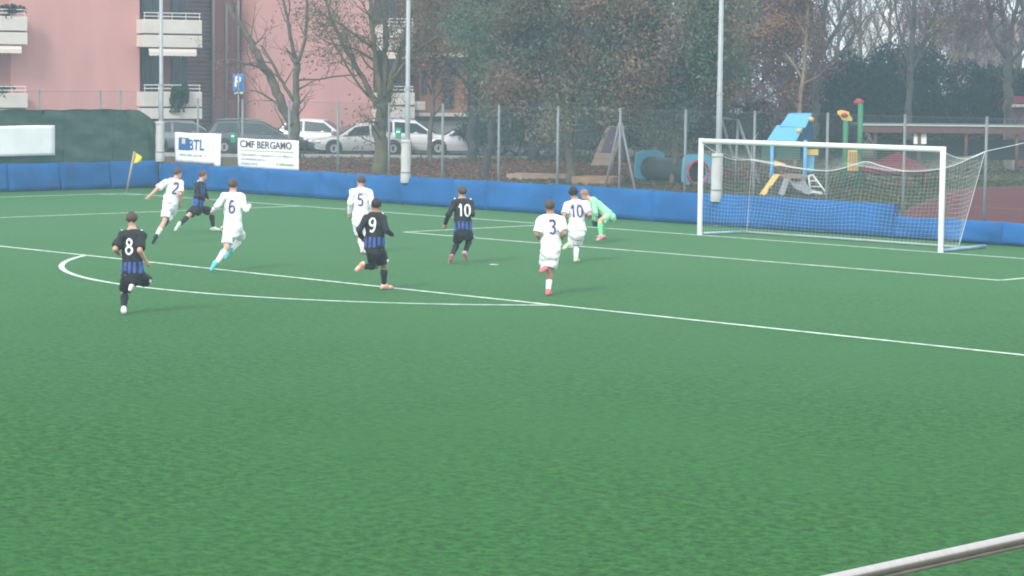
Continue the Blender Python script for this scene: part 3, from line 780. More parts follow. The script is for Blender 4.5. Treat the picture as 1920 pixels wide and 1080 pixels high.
        sp = np.stack([a_, heel, toe]); b_, V, F = part('boot', boot, sp.min(0), sp.max(0), None, 0.011); b_.build('boot', BOOT[boots], bod, smooth=True)
        if J.get('band') and kit == 'white': pass
    if glove:
        for w_, h_, e_ in ((wL, handL, eL), (wR, handR, eR)):
            u_ = unit(h_-w_)
            def gl(p): return np.maximum(cone(p, w_-u_*.05, h_+u_*0.06, 0.045, 0.055), -((p-w_+u_*0.04)@u_))
            sp = np.stack([w_, h_+u_*.08]); b_, V, F = part('glove', gl, sp.min(0), sp.max(0), None, 0.013); b_.build('glove', glove, bod, smooth=True)
    # print on the back, laid on the cloth
    def lay(p2, off):
        q = pel+lat*p2[0]*J.get('flip', 1)+up*p2[1]-fr*0.34
        for _ in range(40):
            d = shirt(q[None])[0]
            if d < off: break
            q = q+fr*max((d-off)*0.55, 0.0015)
        return q
    def ribbon(pts, w, mat, name, off):
        pts = catmull([np.array([*p_, 0.0]) for p_ in pts], 5)[:, :2] if len(pts) > 2 else np.array([np.array(pts[0])+(np.array(pts[1])-np.array(pts[0]))*k/5 for k in range(6)])
        tg = np.gradient(pts, axis=0); tg /= np.linalg.norm(tg, axis=1)[:, None]+1e-9; nn = np.stack([-tg[:, 1], tg[:, 0]], 1)
        return np.array([[lay(q+n_*w*s, off) for s in (-.5, 0, .5)] for q, n_ in zip(pts, nn)])
    if number:
        nh = 0.25; sw = 0.035; cw = 0.115; gap = 0.045; tot = len(number)*cw+(len(number)-1)*gap
        x0 = -tot/2+num_w; y0 = 0.44*T
        pm = m_purple if kit == 'white' else m_white_print
        b_ = MB()
        for i, ch in enumerate(number):
            for st in STROKES[ch]:
                pp = [(x0+i*(cw+gap)+a*cw, y0+b*nh) for a, b in st]
                if ch in '1': sh_ = 0.02; pp = [(q[0]+sh_, q[1]) for q in pp]
                b_.grid(ribbon(pp, sw, pm, 'n', 0.021))
        b_.build('shirt_number', pm, bod)
        if kit == 'white':       # the name above the number is too small to read in the photograph
            b_ = MB(); rs = random.Random(seed); x = -0.10+num_w
            while x < 0.10+num_w:
                b_.grid(ribbon([(x, 0.84*T), (x+0.004, 0.84*T+rs.uniform(.02, .032))], 0.011, pm, 'n', 0.02)); x += 0.024
            o = b_.build('name_print', m_ink2, bod); o['kind'] = 'stuff'
    if kit == 'black':            # white shoulder marks
        for s_, sgn in ((sL, -1), (sR, 1)):
            q = s_+up*0.085+lat*sgn*0.005; b_ = MB(); b_.ball(q, 0.022, 8, 5); o = b_.build('shoulder_mark', m_white_print, bod, smooth=True)
    return bod

person('person in black shirt with white number 8, nearest player at far left', 40.5,
  dict(head=(247.5, 413, .03), neck=(248, 431, .02), shL=(229.5, 442, .05), shR=(265, 442, -.05), elL=(216, 467, -1), wrL=(221, 474, 1), elR=(262, 470, -1), wrR=(274, 490, 1),
       hipL=(240, 513), hipR=(257, 513), knL=(234, 548, 1), anL=(232, 580, -1), toeL=(231, 588, 1), knR=(277, 530, 1), anR=(252, 529, -1), toeR=(246, 548, -1)),
  (0.1, 1), (0.15, 1), 'black', '8', 1, 1, 'white', 'short', seed=1)
person('person in white kit with number 2, arm flung out, before the blue pads', 57.3,
  dict(head=(333, 326, .06), neck=(329.5, 337, .04), shL=(311, 342, -.06), shR=(338, 343, .10), elL=(294, 355, -1), wrL=(281, 367, -1), elR=(338, 364, -1), wrR=(338, 381, 1),
       hipL=(313, 382), hipR=(325, 382), knL=(309, 415, -1), anL=(293, 443, -1), toeL=(288, 456, 1), knR=(322, 404, 1), anR=(314, 414, -1), toeR=(311, 420, 1), sock=(0.45, .3)),
  (0.45, 1), (0.9, .6), 'white', '2', 1, 1, 'black', 'short', seed=2)
person('person in black kit seen from the side, striding beside the ball', 61.5,
  dict(head=(380.5, 330, .03), neck=(376, 341, .02), shL=(370.5, 346, -.12), shR=(380, 346.5, .13), elL=(373, 367, -1), wrL=(383, 373, 1), elR=(385, 364, 1), wrR=(389, 371, 1),
       hipL=(368, 388, -.05), hipR=(374, 388, .05), knL=(353, 405, -1), anL=(336, 422, -1), toeL=(329, 434, -1), knR=(396, 398, 1), anR=(400, 430, 1), toeR=(414, 436, 1)),
  (1, 0.35), (1, 0.3), 'black', '11', 1, 2, 'pale', 'long', seed=3, num_w=0.0)
person('person in white kit with purple number 6, chasing left of the penalty arc', 49.6,
  dict(head=(437, 349, .05), neck=(436.5, 362, .03), shL=(420.5, 368, .02), shR=(452, 368.5, 0), elL=(407, 386, -1), wrL=(399, 396, 1), elR=(462, 393, -1), wrR=(467, 386, 1),
       hipL=(428, 429), hipR=(445, 429), knL=(425, 465, -1), anL=(405, 494, -1), toeL=(399, 507, -1), knR=(452, 447, 1), anR=(432, 471, -1), toeR=(422, 487, -1), sock=(0.2, .2)),
  (0.15, 1), (0.2, 1), 'white', '6', 1, 1, 'teal', 'long', seed=4)
person('person in white kit with number 5, half hidden behind the number 9', 54.8,
  dict(head=(677, 341, .03), neck=(676.5, 353, .02), shL=(661.5, 360), shR=(692.5, 360), elL=(656, 382, -1), wrL=(655, 400, 1), elR=(698, 382, -1), wrR=(697, 396, 1),
       hipL=(668, 412), hipR=(684, 412), knL=(675, 445, 1), anL=(680, 475, -1), toeL=(681, 482, 1), knR=(690, 446, 1), anR=(687, 470, -1), toeR=(687, 480, -1)),
  (0, 1), (-0.6, .8), 'white', '5', 1, 1, 'white', 'long', seed=5)
person('person in black shirt with white number 9, one leg kicked back', 45.3,
  dict(head=(705.5, 386, .04), neck=(705, 399, .03), shL=(688, 409), shR=(716.5, 409), elL=(673.5, 431, -1), wrL=(679, 446, 1), elR=(725, 433, -1), wrR=(734, 439, 1),
       hipL=(693, 464), hipR=(711, 464), knL=(704, 499, 1), anL=(679, 500, -1), toeL=(668, 512, -1), knR=(720, 499, 1), anR=(720, 540, 1), toeR=(731, 547, 1)),
  (0.15, 1), (0.1, 1), 'black', '9', 2, 0, 'orange', 'long', seed=6, num_w=-0.05)
person('person in black shirt with white number 10, near the penalty spot', 52.0,
  dict(head=(866.5, 361, .02), neck=(866.5, 373, .02), shL=(853.5, 380), shR=(882.5, 381), elL=(841, 402, -1), wrL=(835, 420, 1), elR=(886, 401, -1), wrR=(883, 399, 1),
       hipL=(861.5, 432), hipR=(875, 432), knL=(858, 454, 1), anL=(847, 480, -1), toeL=(844, 492, 1), knR=(881, 446, 1), anR=(872, 474, -1), toeR=(876, 485, 1)),
  (-0.1, 1), (-0.45, .9), 'black', '10', 0, 1, 'mauve', 'long', seed=7, num_w=0.03)
person('person in white kit with number 3, nearest white shirt on the right', 44.8,
  dict(head=(1031, 389, .04), neck=(1032, 403, .02), shL=(1014, 413), shR=(1052, 413), elL=(1007, 440, -1), wrL=(1010, 446, 1), elR=(1059, 438, -1), wrR=(1053, 446, 1),
       hipL=(1024, 467), hipR=(1042, 467), knL=(1022, 500, 1), anL=(1018, 505, -1), toeL=(1009, 511, -1), knR=(1031, 509, 1), anR=(1028, 548, -1), toeR=(1031, 555, 1), sock=(0.2, .45)),
  (0.1, 1), (-0.05, 1), 'white', '3', 2, 1, 'pink', 'short', seed=8, num_w=0.03)
person('person in white kit with number 10, running beside the goalkeeper', 52.8,
  dict(head=(1075.5, 363, .03), neck=(1078.5, 376, .02), shL=(1064.5, 384), shR=(1098.5, 383), elL=(1058, 404, -1), wrL=(1061, 408, 1), elR=(1106, 402, -1), wrR=(1104, 406, 1),
       hipL=(1075, 432), hipR=(1090, 432), knL=(1074, 459, 1), anL=(1063, 462, -1), toeL=(1055, 470, -1), knR=(1080, 461, 1), anR=(1080, 486, -1), toeR=(1085, 491, 1)),
  (0.1, 1), (-0.2, 1), 'white', '10', 0, 0, 'lime', 'short', seed=9, curly=0.012)
person('person in mint green goalkeeper kit crouching before the blue pads', 59.6,
  dict(head=(1097, 366, 0), neck=(1108, 374, 0), shL=(1112, 378, -.17), shR=(1110, 376, .17), elL=(1117, 398, -1), wrL=(1117, 413, 1), elR=(1113, 396, 1), wrR=(1114, 412, 1),
       hipL=(1140, 404, -.09), hipR=(1142, 402, .09), knL=(1125, 415, -1), anL=(1127, 443, -1), toeL=(1116, 448, -1), knR=(1127, 413, 1), anR=(1131, 441, 1), toeR=(1121, 446, 1)),
  (-1, 0.1), (-1, 0.1), 'green', None, 1, 3, 'mauve', 'long', seed=10, glove=M('black_glove', (0.015, 0.02, 0.035), 0.7))
# football
_q = P(421, 435, 61.2); _q[2] = 0.112
import bmesh
bm = bmesh.new(); bmesh.ops.create_icosphere(bm, subdivisions=3, radius=0.11); me = bpy.data.meshes.new('football'); bm.to_mesh(me); bm.free()
_d = [np.array(v_) for v_ in [(0, 1, 1.618), (0, -1, 1.618), (0, 1, -1.618), (0, -1, -1.618), (1, 1.618, 0), (-1, 1.618, 0), (1, -1.618, 0), (-1, -1.618, 0), (1.618, 0, 1), (-1.618, 0, 1), (1.618, 0, -1), (-1.618, 0, -1)]]
_d = [v_/np.linalg.norm(v_) for v_ in _d]
for pl in me.polygons:
    c_ = np.array(pl.center); c_ /= np.linalg.norm(c_)
    pl.material_index = 1 if max(c_@v_ for v_ in _d) > 0.935 else 0
    pl.use_smooth = True
ballo = bpy.data.objects.new('football', me); COL.objects.link(ballo); ballo.location = _q
me.materials.append(M('ball_white', (0.62, 0.50, 0.44), 0.4)); me.materials.append(M('ball_dark', (0.06, 0.04, 0.05), 0.4))
tag(ballo, 'football on the turf by the striding black player', 'ball')

# ================================================================== VEGETATION
m_leaf = M_attr('leaves')
m_bark = [M('bark_grey', (0.105, 0.092, 0.072), 0.95, var=0.3, scale=4, bump=0.5, bscale=12), M('bark_dark', (0.050, 0.052, 0.050), 0.95, var=0.3, scale=4, bump=0.5, bscale=12),
          M('bark_mossy', (0.13, 0.115, 0.055), 0.95, col2=(0.075, 0.075, 0.055), scale=2.5, bump=0.5, bscale=12), M('bark_tan', (0.20, 0.155, 0.10), 0.95, var=0.25, scale=4, bump=0.5, bscale=12)]
PAL = {'brown': [(0.16, 0.075, 0.045), (0.12, 0.055, 0.04), (0.20, 0.11, 0.06), (0.10, 0.05, 0.045)],
       'rust': [(0.125, 0.068, 0.062), (0.105, 0.062, 0.064), (0.15, 0.080, 0.062), (0.095, 0.065, 0.068)],
       'olive': [(0.075, 0.085, 0.045), (0.10, 0.085, 0.05), (0.055, 0.075, 0.045), (0.13, 0.08, 0.05)],
       'fir': [(0.065, 0.115, 0.080), (0.085, 0.140, 0.088), (0.055, 0.095, 0.072), (0.115, 0.135, 0.082), (0.14, 0.10, 0.08)],
       'mixed': [(0.095, 0.135, 0.095), (0.145, 0.130, 0.092), (0.19, 0.125, 0.095), (0.115, 0.145, 0.088), (0.080, 0.115, 0.088), (0.15, 0.12, 0.105)],
       'hedge': [(0.013, 0.030, 0.030), (0.018, 0.038, 0.032), (0.011, 0.025, 0.028), (0.026, 0.044, 0.034)],
       'green': [(0.045, 0.10, 0.035), (0.06, 0.12, 0.04), (0.035, 0.08, 0.035)],
       'litter': [(0.29, 0.105, 0.075), (0.22, 0.085, 0.065), (0.33, 0.16, 0.10), (0.16, 0.075, 0.06)]}
def leaf_object(name, C, size, pal, parent, rng, flat=0.0, droop=0.0, clump=None):
    """C: leaf centres; one bent two-triangle leaf each, own colour"""
    n = len(C)
    a = rng.normal(size=(n, 3)); a[:, 2] *= (1-flat); a /= np.linalg.norm(a, axis=1)[:, None]
    b = rng.normal(size=(n, 3)); b[:, 2] *= (1-flat); b -= a*(a*b).sum(1)[:, None]; b /= np.linalg.norm(b, axis=1)[:, None]+1e-9
    if droop: a = a*(1-droop)+np.array([0, 0, -1])*droop
    s = size*rng.uniform(0.6, 1.5, n)[:, None]; w = s*rng.uniform(0.35, 0.6, n)[:, None]
    nn = np.cross(a, b)
    V = np.stack([C-a*s*.5, C+b*w*.5+nn*w*.2, C+a*s*.5, C-b*w*.5+nn*w*.2], 1).reshape(-1, 3)
    idx = np.arange(n)*4
    F = np.concatenate([np.stack([idx, idx+1, idx+2], 1), np.stack([idx, idx+2, idx+3], 1)])
    me = bpy.data.meshes.new(name); me.vertices.add(len(V)); me.vertices.foreach_set('co', V.ravel())
    me.loops.add(F.size); me.loops.foreach_set('vertex_index', F.ravel()); me.polygons.add(len(F))
    me.polygons.foreach_set('loop_start', np.arange(len(F))*3); me.polygons.foreach_set('loop_total', np.full(len(F), 3))
    pl = np.array(PAL[pal] if isinstance(pal, str) else pal); 
    if clump is None: col = pl[rng.integers(0, len(pl), n)]*rng.uniform(0.7, 1.35, n)[:, None]
    else:                                   # leaves of one spray share a tint
        nc = int(clump.max())+1; ci = rng.integers(0, len(pl), nc); cb = rng.uniform(1.05, 2.0, nc)
        pick = np.where(rng.random(n) < 0.88, ci[clump], rng.integers(0, len(pl), n))
        col = pl[pick]*(cb[clump]*rng.uniform(0.9, 1.12, n))[:, None]
    ca = me.color_attributes.new('leaf_colour', 'FLOAT_COLOR', 'POINT')
    ca.data.foreach_set('color', np.concatenate([np.repeat(col, 4, 0), np.ones((n*4, 1))], 1).ravel())
    me.update(); me.validate()
    o = bpy.data.objects.new(name, me); COL.objects.link(o); me.materials.append(m_leaf)
    if parent is not None: put(o, parent)
    return o
def grow(limbs, rng, levels=2, kids=(7, 5), length=1.6, spread=0.8, rise=0.25, start=0.25):
    """limbs: [(pts, radii)] -> more limbs; returns all plus the twig tips"""
    allb = list(limbs); cur = list(limbs); tips = []
    for lv in range(levels):
        nxt = []
        for pts, rad in cur:
            n = kids[min(lv, len(kids)-1)]; seglen = np.linalg.norm(np.diff(pts, axis=0), axis=1).sum()
            for k in range(n):
                t = start+(1-start)*(k+rng.uniform(0.1, 0.9))/n
                i = min(int(t*(len(pts)-1)), len(pts)-2); fr_ = t*(len(pts)-1)-i
                p0 = pts[i]+(pts[i+1]-pts[i])*fr_; r0 = (rad[i]+(rad[i+1]-rad[i])*fr_)
                d = unit(pts[i+1]-pts[i]); sd = rng.normal(size=3); sd -= d*(sd@d); sd = unit(sd)
                L = length*(0.55**lv)*rng.uniform(0.6, 1.3)*(1.15-0.5*t); dirv = unit(d*(1-spread*0.5)+sd*spread+np.array([0, 0, rise]))
                q = [p0]; m = 5
                for j in range(m):
                    dirv = unit(dirv+rng.normal(size=3)*0.16+np.array([0, 0, rise*0.25])); q.append(q[-1]+dirv*L/m)
                rr = np.linspace(max(min(r0*0.55, 0.05), 0.010), 0.006, m+1)
                nxt.append((np.array(q), rr))
        allb += nxt; cur = nxt
    tips = cur
    return allb, tips
def tree(name, label, base, limbs_px, D, bark, palette=None, leaves=0, lsize=0.10, crown_name='crown', grp='trees behind the fence', levels=2, kids=(7, 5), length=1.6, spread=0.8, rise=0.25, seed=1, cl=0.25, depth_jit=0.8, extra=None, droop=0.0, flat=0.0, start=0.25):
    """limbs_px: main stems drawn as photo-pixel polylines (x, y, width px); each stem gets its own depth"""
    rng = np.random.default_rng(seed)
    root = base; t = thing(name, label, 'tree', root, grp)
    limbs = []
    for li, pl in enumerate(limbs_px):
        pts = []; rad = []; dj = rng.uniform(-depth_jit, depth_jit) if li else 0.0
        for k, (x, y, w) in enumerate(pl):
            pts.append(P(x, y, D+dj*k/max(1, len(pl)-1)*(1.2))); rad.append(w*D/FPX/2)
        if li == 0: pts[0] = np.array([pts[0][0], pts[0][1], min(pts[0][2], root[2]-0.1)])
        pts = np.array(pts); n = 4
        c = catmull(pts, n); rr = np.interp(np.linspace(0, len(rad)-1, len(c)), np.arange(len(rad)), rad)
        c[1:-1] += rng.normal(size=(len(c)-2, 3))*rr[1:-1, None]*0.25
        limbs.append((c, rr))
    mb = MB()
    for c, rr in limbs: mb.tube(c, rr, 9)
    mb.build('trunk', m_bark[bark], t, smooth=True)
    allb, tips = grow(limbs, rng, levels, kids, length, spread, rise, start)
    mb = MB()
    for c, rr in allb[len(limbs):]: mb.tube(c, rr, 4 if rr[0] > 0.02 else 3, cap=False)
    mb.build('branches', m_bark[bark], t)
    if leaves and palette:
        pts = np.concatenate([c[1:] for c, _ in tips]); ids = rng.integers(0, len(pts), leaves)
        C = pts[ids]+rng.normal(size=(leaves, 3))*cl*np.array([1, 1, .7])
        leaf_object(crown_name, C, lsize, palette, t, rng, flat, droop, ids//70)
    return t
def bush(name, label, base, rx, ry, h, palette, n, seed, cat='bush', grp=None, lsize=0.17, lobes=11):
    rng = np.random.default_rng(seed); t = thing(name, label, cat, base, grp)
    cs = [np.array([rng.uniform(-.75, .75)*rx, rng.uniform(-.7, .7)*ry, h*rng.uniform(0.3, .78)]) for _ in range(lobes)]
    rs = [np.array([rx, ry, h])*rng.uniform(.24, .46)*np.array([1, 1, .75]) for _ in range(lobes)]
    ids = rng.integers(0, lobes, n); d = rng.normal(size=(n, 3)); d /= np.linalg.norm(d, axis=1)[:, None]
    C = np.array(cs)[ids]+d*np.array(rs)[ids]*rng.uniform(0.55, 1.08, n)[:, None]; C[:, 2] = np.abs(C[:, 2])+0.03
    X = np.array([HR, HF, (0, 0, 1.0)]); Cw = np.asarray(base)+C@X
    leaf_object('foliage', Cw, lsize, palette, t, rng)
    mb = MB()
    for c in cs:
        cw = np.asarray(base)+c@X; b0 = np.asarray(base)+np.array([rng.normal()*.15, rng.normal()*.15, -0.05]); mid = (b0+cw)/2+rng.normal(size=3)*.12
        mb.tube(catmull([b0, mid, cw], 3), np.linspace(.04, .01, 7), 5)
    mb.build('stems', m_bark[1], t)
    return t

tree('bare_tree', 'bare forked grey tree before the pink wall, with a thick stem leaning left', G(548, 95), [
  [(548, 330, 22), (550, 290, 20), (552, 240, 18), (556, 190, 13), (556, 130, 12), (556, 114, 12)],
  [(549, 235, 20), (530, 195, 18), (508, 150, 16), (482, 100, 14), (462, 65, 11), (440, 30, 9), (415, -30, 7), (395, -110, 4)],
  [(556, 118, 9), (547, 80, 7), (540, 40, 6), (530, 0, 5), (515, -70, 3)], [(557, 118, 8), (570, 85, 6), (575, 40, 6), (577, 0, 5), (582, -80, 3)],
  [(552, 190, 8), (530, 155, 6), (505, 110, 5), (490, 85, 3)], [(540, 215, 5), (520, 195, 4), (490, 175, 3), (465, 168, 2)], [(500, 128, 5), (470, 122, 4), (430, 112, 3), (395, 118, 2)],
  [(560, 150, 4), (600, 148, 3), (640, 142, 3), (680, 140, 2)]],
  95, 0, 'brown', 260, 0.11, levels=2, kids=(6, 4), length=1.5, seed=3, cl=0.15, rise=0.15)
tree('bare_tree', 'mossy tree fanning into many stems, behind the left of centre light pole', G(714, 93), [
  [(712, 345, 30), (714, 290, 27), (714, 240, 25), (716, 205, 24), (717, 185, 22)],
  [(708, 200, 14), (690, 165, 11), (668, 125, 9), (645, 85, 7), (620, 30, 6), (600, -40, 4)], [(714, 190, 14), (708, 140, 12), (700, 90, 10), (698, 40, 9), (690, -60, 6)],
  [(718, 190, 14), (722, 130, 12), (722, 70, 10), (720, 0, 8), (722, -80, 5)], [(722, 200, 14), (735, 150, 11), (748, 100, 9), (765, 40, 7), (785, -40, 5)],
  [(700, 90, 7), (660, 62, 5), (630, 40, 4), (590, 20, 3)], [(704, 115, 6), (660, 90, 4), (620, 82, 3), (592, 65, 2)], [(690, 180, 5), (660, 140, 4), (640, 105, 4), (600, 40, 2)],
  [(735, 150, 7), (765, 110, 5), (800, 80, 4), (840, 60, 3)]],
  93, 2, 'olive', 3600, 0.11, levels=2, kids=(8, 6), length=1.7, seed=4, cl=0.28, rise=0.15)
tree('dark_tree', 'straight dark trunk with green and brown crown in front of the brick facade', G(886, 104), [
  [(884, 315, 22), (884, 280, 21), (886, 230, 20), (888, 170, 19), (886, 100, 17), (884, 40, 15), (886, -40, 11), (886, -130, 5)],
  [(886, 170, 8), (850, 130, 6), (815, 90, 4)], [(886, 130, 8), (925, 95, 6), (960, 60, 4)], [(886, 80, 8), (850, 40, 6), (810, 10, 4)], [(888, 60, 7), (925, 20, 5), (960, -20, 4)], [(890, 185, 6), (920, 165, 5), (950, 150, 3)]],
  104, 1, 'mixed', 7000, 0.15, levels=2, kids=(9, 6), length=1.9, seed=5, cl=0.34, rise=0.05, start=0.55)
tree('slim_tree', 'slim dark trunk leaning right beside the straight dark tree', G(906, 90), [
  [(904, 345, 16), (912, 300, 15), (922, 250, 14), (930, 200, 13), (936, 140, 11), (942, 70, 9), (946, 0, 7), (950, -90, 4)], [(933, 180, 6), (960, 130, 5), (985, 80, 3)], [(938, 110, 6), (920, 60, 4), (905, 10, 3)]],
  90, 1, 'fir', 12000, 0.15, levels=2, kids=(9, 6), length=1.8, seed=6, cl=0.34, rise=-0.05, start=0.45, droop=0.25)
tree('leafy_tree', 'thick trunk with a broad grey green crown, between the two sandbox boards', G(1070, 86), [
  [(1070, 360, 20), (1070, 310, 18), (1070, 250, 17), (1072, 190, 15), (1074, 120, 13), (1070, 50, 11), (1072, -30, 8), (1074, -120, 4)],
  [(1072, 200, 8), (1035, 165, 6), (995, 140, 4), (965, 130, 3)], [(1072, 185, 8), (1110, 150, 6), (1150, 130, 4), (1185, 125, 3)], [(1073, 130, 8), (1035, 90, 6), (990, 60, 4)], [(1073, 120, 8), (1115, 80, 6), (1160, 50, 4)],
  [(1071, 60, 7), (1030, 20, 5), (990, -10, 4)], [(1071, 50, 7), (1110, 10, 5), (1150, -20, 4)]],
  86, 0, 'mixed', 44000, 0.15, levels=2, kids=(9, 6), length=1.8, seed=7, cl=0.36, rise=-0.05, start=0.3, droop=0.2)
tree('leafy_tree', 'slender trunk with olive and brown crown beside the blue play tunnel', G(1263, 85), [
  [(1262, 365, 12), (1264, 310, 11), (1266, 250, 10), (1268, 190, 9), (1272, 120, 8), (1270, 50, 7), (1272, -30, 5), (1276, -110, 3)],
  [(1267, 215, 6), (1300, 170, 5), (1335, 140, 3)], [(1267, 205, 6), (1230, 165, 5), (1195, 145, 3)], [(1270, 140, 6), (1310, 95, 5), (1345, 60, 3)], [(1270, 125, 6), (1230, 85, 5), (1190, 60, 3)], [(1270, 50, 6), (1310, 10, 4), (1350, -20, 3)], [(1270, 50, 6), (1225, 15, 4), (1185, -10, 3)]],
  85, 0, 'mixed', 36000, 0.15, levels=2, kids=(9, 6), length=1.6, seed=8, cl=0.36, rise=0.0, start=0.3, droop=0.1)
tree('leafy_tree', 'dark evergreen with drooping sprays filling the gap behind the thick trunk', G(1165, 103), [
  [(1165, 300, 22), (1165, 220, 20), (1163, 130, 17), (1165, 40, 13), (1165, -60, 8), (1165, -140, 3)]]+[[(1164, y, 7), (1164+s*45, y-8, 5), (1164+s*95, y+14, 3)] for y in (225, 190, 150, 110, 70, 30, -10) for s in (-1, 1)],
  103, 1, 'fir', 42000, 0.16, levels=2, kids=(9, 6), length=1.8, seed=9, cl=0.4, rise=-0.15, start=0.25, droop=0.35)
tree('leafy_tree', 'evergreen with drooping sprays behind the slim leaning trunk', G(1000, 105), [
  [(1000, 300, 22), (1000, 220, 20), (1000, 130, 17), (1000, 40, 13), (1000, -60, 8), (1000, -140, 3)]]+[[(1000, y, 7), (1000+s*40, y-8, 5), (1000+s*80, y+14, 3)] for y in (215, 170, 120, 70, 20, -30) for s in (-1, 1)],
  105, 1, 'fir', 28000, 0.16, levels=2, kids=(9, 6), length=1.7, seed=19, cl=0.4, rise=-0.15, start=0.25, droop=0.35)
tree('rusty_tree', 'tree with rusty brown autumn leaves right of the light pole by the goal', G(1405, 108), [
  [(1402, 300, 16), (1404, 240, 15), (1405, 180, 13), (1400, 110, 11), (1404, 30, 8), (1400, -70, 4)], [(1404, 190, 8), (1440, 140, 6), (1475, 100, 4), (1500, 40, 3)], [(1404, 180, 8), (1365, 140, 6), (1340, 90, 4)], [(1402, 110, 7), (1440, 55, 5), (1470, 0, 3)], [(1402, 100, 7), (1360, 50, 5), (1330, 10, 3)], [(1404, 205, 6), (1440, 180, 5), (1470, 170, 3)], [(1404, 205, 6), (1370, 190, 5), (1345, 180, 3)]],
  108, 1, 'rust', 30000, 0.15, levels=2, kids=(9, 6), length=1.9, seed=10, cl=0.34, rise=0.05, start=0.25)
tree('bare_tree', 'slanting tan trunk rising behind the blue play roof', G(1494, 100), [
  [(1490, 300, 9), (1494, 250, 9), (1500, 200, 9), (1506, 140, 8), (1512, 80, 7), (1514, 10, 6), (1518, -80, 4)], [(1505, 150, 5), (1480, 110, 4), (1455, 80, 3)], [(1512, 70, 4), (1490, 30, 3), (1465, 0, 2)]],
  100, 3, 'brown', 5000, 0.14, levels=2, kids=(7, 5), length=1.3, seed=11, cl=0.25)
tree('bare_tree', 'dark bare tree with a V of straight stems behind the blue play roof', G(1528, 106), [
  [(1527, 300, 16), (1528, 240, 15), (1528, 180, 14), (1530, 120, 13), (1532, 95, 12)],
  [(1530, 110, 9), (1522, 60, 8), (1515, 10, 6), (1505, -70, 4)], [(1532, 100, 9), (1542, 55, 8), (1548, 5, 7), (1555, -70, 4)], [(1533, 115, 8), (1556, 75, 7), (1578, 35, 6), (1600, -10, 5), (1625, -70, 3)], [(1533, 140, 6), (1565, 110, 5), (1595, 75, 4), (1625, 30, 3)]],
  106, 1, 'brown', 900, 0.10, levels=2, kids=(10, 6), length=1.5, seed=12, cl=0.2, rise=0.35, spread=0.55)
tree('bare_tree', 'straight dark bare tree above the shelter roof, right of the white building', G(1706, 106), [
  [(1702, 300, 13), (1703, 230, 13), (1704, 170, 12), (1708, 110, 11), (1712, 50, 9), (1714, -20, 7), (1718, -110, 4)],
  [(1706, 125, 7), (1690, 70, 5), (1678, 10, 4), (1668, -60, 3)], [(1707, 120, 7), (1735, 70, 6), (1755, 15, 5), (1775, -60, 3)], [(1706, 140, 6), (1725, 100, 5), (1735, 60, 3)]],
  106, 1, 'brown', 1500, 0.10, levels=2, kids=(10, 7), length=1.6, seed=13, cl=0.22, rise=0.3, spread=0.6)
tree('bare_tree', 'bare tree with curved stems at the right edge beside the red roof', G(1880, 101), [
  [(1895, 320, 18), (1893, 250, 18), (1892, 190, 17), (1890, 130, 16), (1890, 80, 15)],
  [(1888, 110, 10), (1868, 80, 9), (1856, 40, 8), (1850, -10, 6), (1842, -80, 4)], [(1889, 85, 10), (1882, 40, 8), (1876, 0, 7), (1870, -80, 4)], [(1892, 85, 10), (1900, 40, 9), (1912, -10, 7), (1930, -80, 4)], [(1893, 120, 8), (1925, 80, 6), (1950, 30, 4)]],
  101, 1, 'brown', 1300, 0.10, levels=2, kids=(9, 6), length=1.5, seed=14, cl=0.22, rise=0.25, spread=0.6)
tree('bare_tree', 'thin mauve bare tree with fine twigs between the white and the brown buildings', G(1790, 120), [
  [(1790, 300, 12), (1790, 200, 11), (1788, 120, 9), (1790, 40, 7), (1788, -60, 4)], [(1789, 150, 6), (1760, 100, 5), (1735, 50, 3)], [(1789, 140, 6), (1815, 95, 5), (1838, 50, 3)], [(1789, 100, 6), (1765, 40, 5), (1750, -20, 3)], [(1789, 90, 6), (1815, 30, 5), (1830, -30, 3)]],
  120, 0, 'rust', 9000, 0.13, levels=2, kids=(11, 8), length=2.0, seed=15, cl=0.3, rise=0.2)
tree('bare_tree', 'distant bare tree in front of the white building', G(1620, 125), [
  [(1612, 300, 11), (1612, 200, 10), (1614, 120, 8), (1612, 40, 6), (1614, -60, 3)], [(1613, 150, 6), (1590, 90, 4), (1575, 40, 3)], [(1613, 130, 6), (1640, 80, 4), (1660, 30, 3)], [(1613, 80, 5), (1595, 20, 4), (1580, -40, 2)], [(1613, 70, 5), (1645, 10, 4), (1670, -40, 2)]],
  125, 0, 'brown', 150, 0.10, levels=2, kids=(10, 7), length=1.9, seed=16, cl=0.3, rise=0.25)
tree('bare_tree', 'bare tree with dense twigs in front of the orange brick facade', G(812, 103), [
  [(806, 320, 10), (808, 250, 9), (812, 180, 8), (815, 110, 7), (820, 40, 6), (824, -60, 3)], [(812, 180, 5), (790, 130, 4), (775, 80, 3)], [(814, 150, 5), (840, 100, 4), (862, 50, 3)], [(817, 90, 5), (800, 30, 4), (790, -20, 2)], [(818, 80, 5), (845, 20, 4), (865, -30, 2)]],
  103, 0, 'brown', 6000, 0.14, levels=2, kids=(10, 7), length=1.7, seed=17, cl=0.28, rise=0.1)
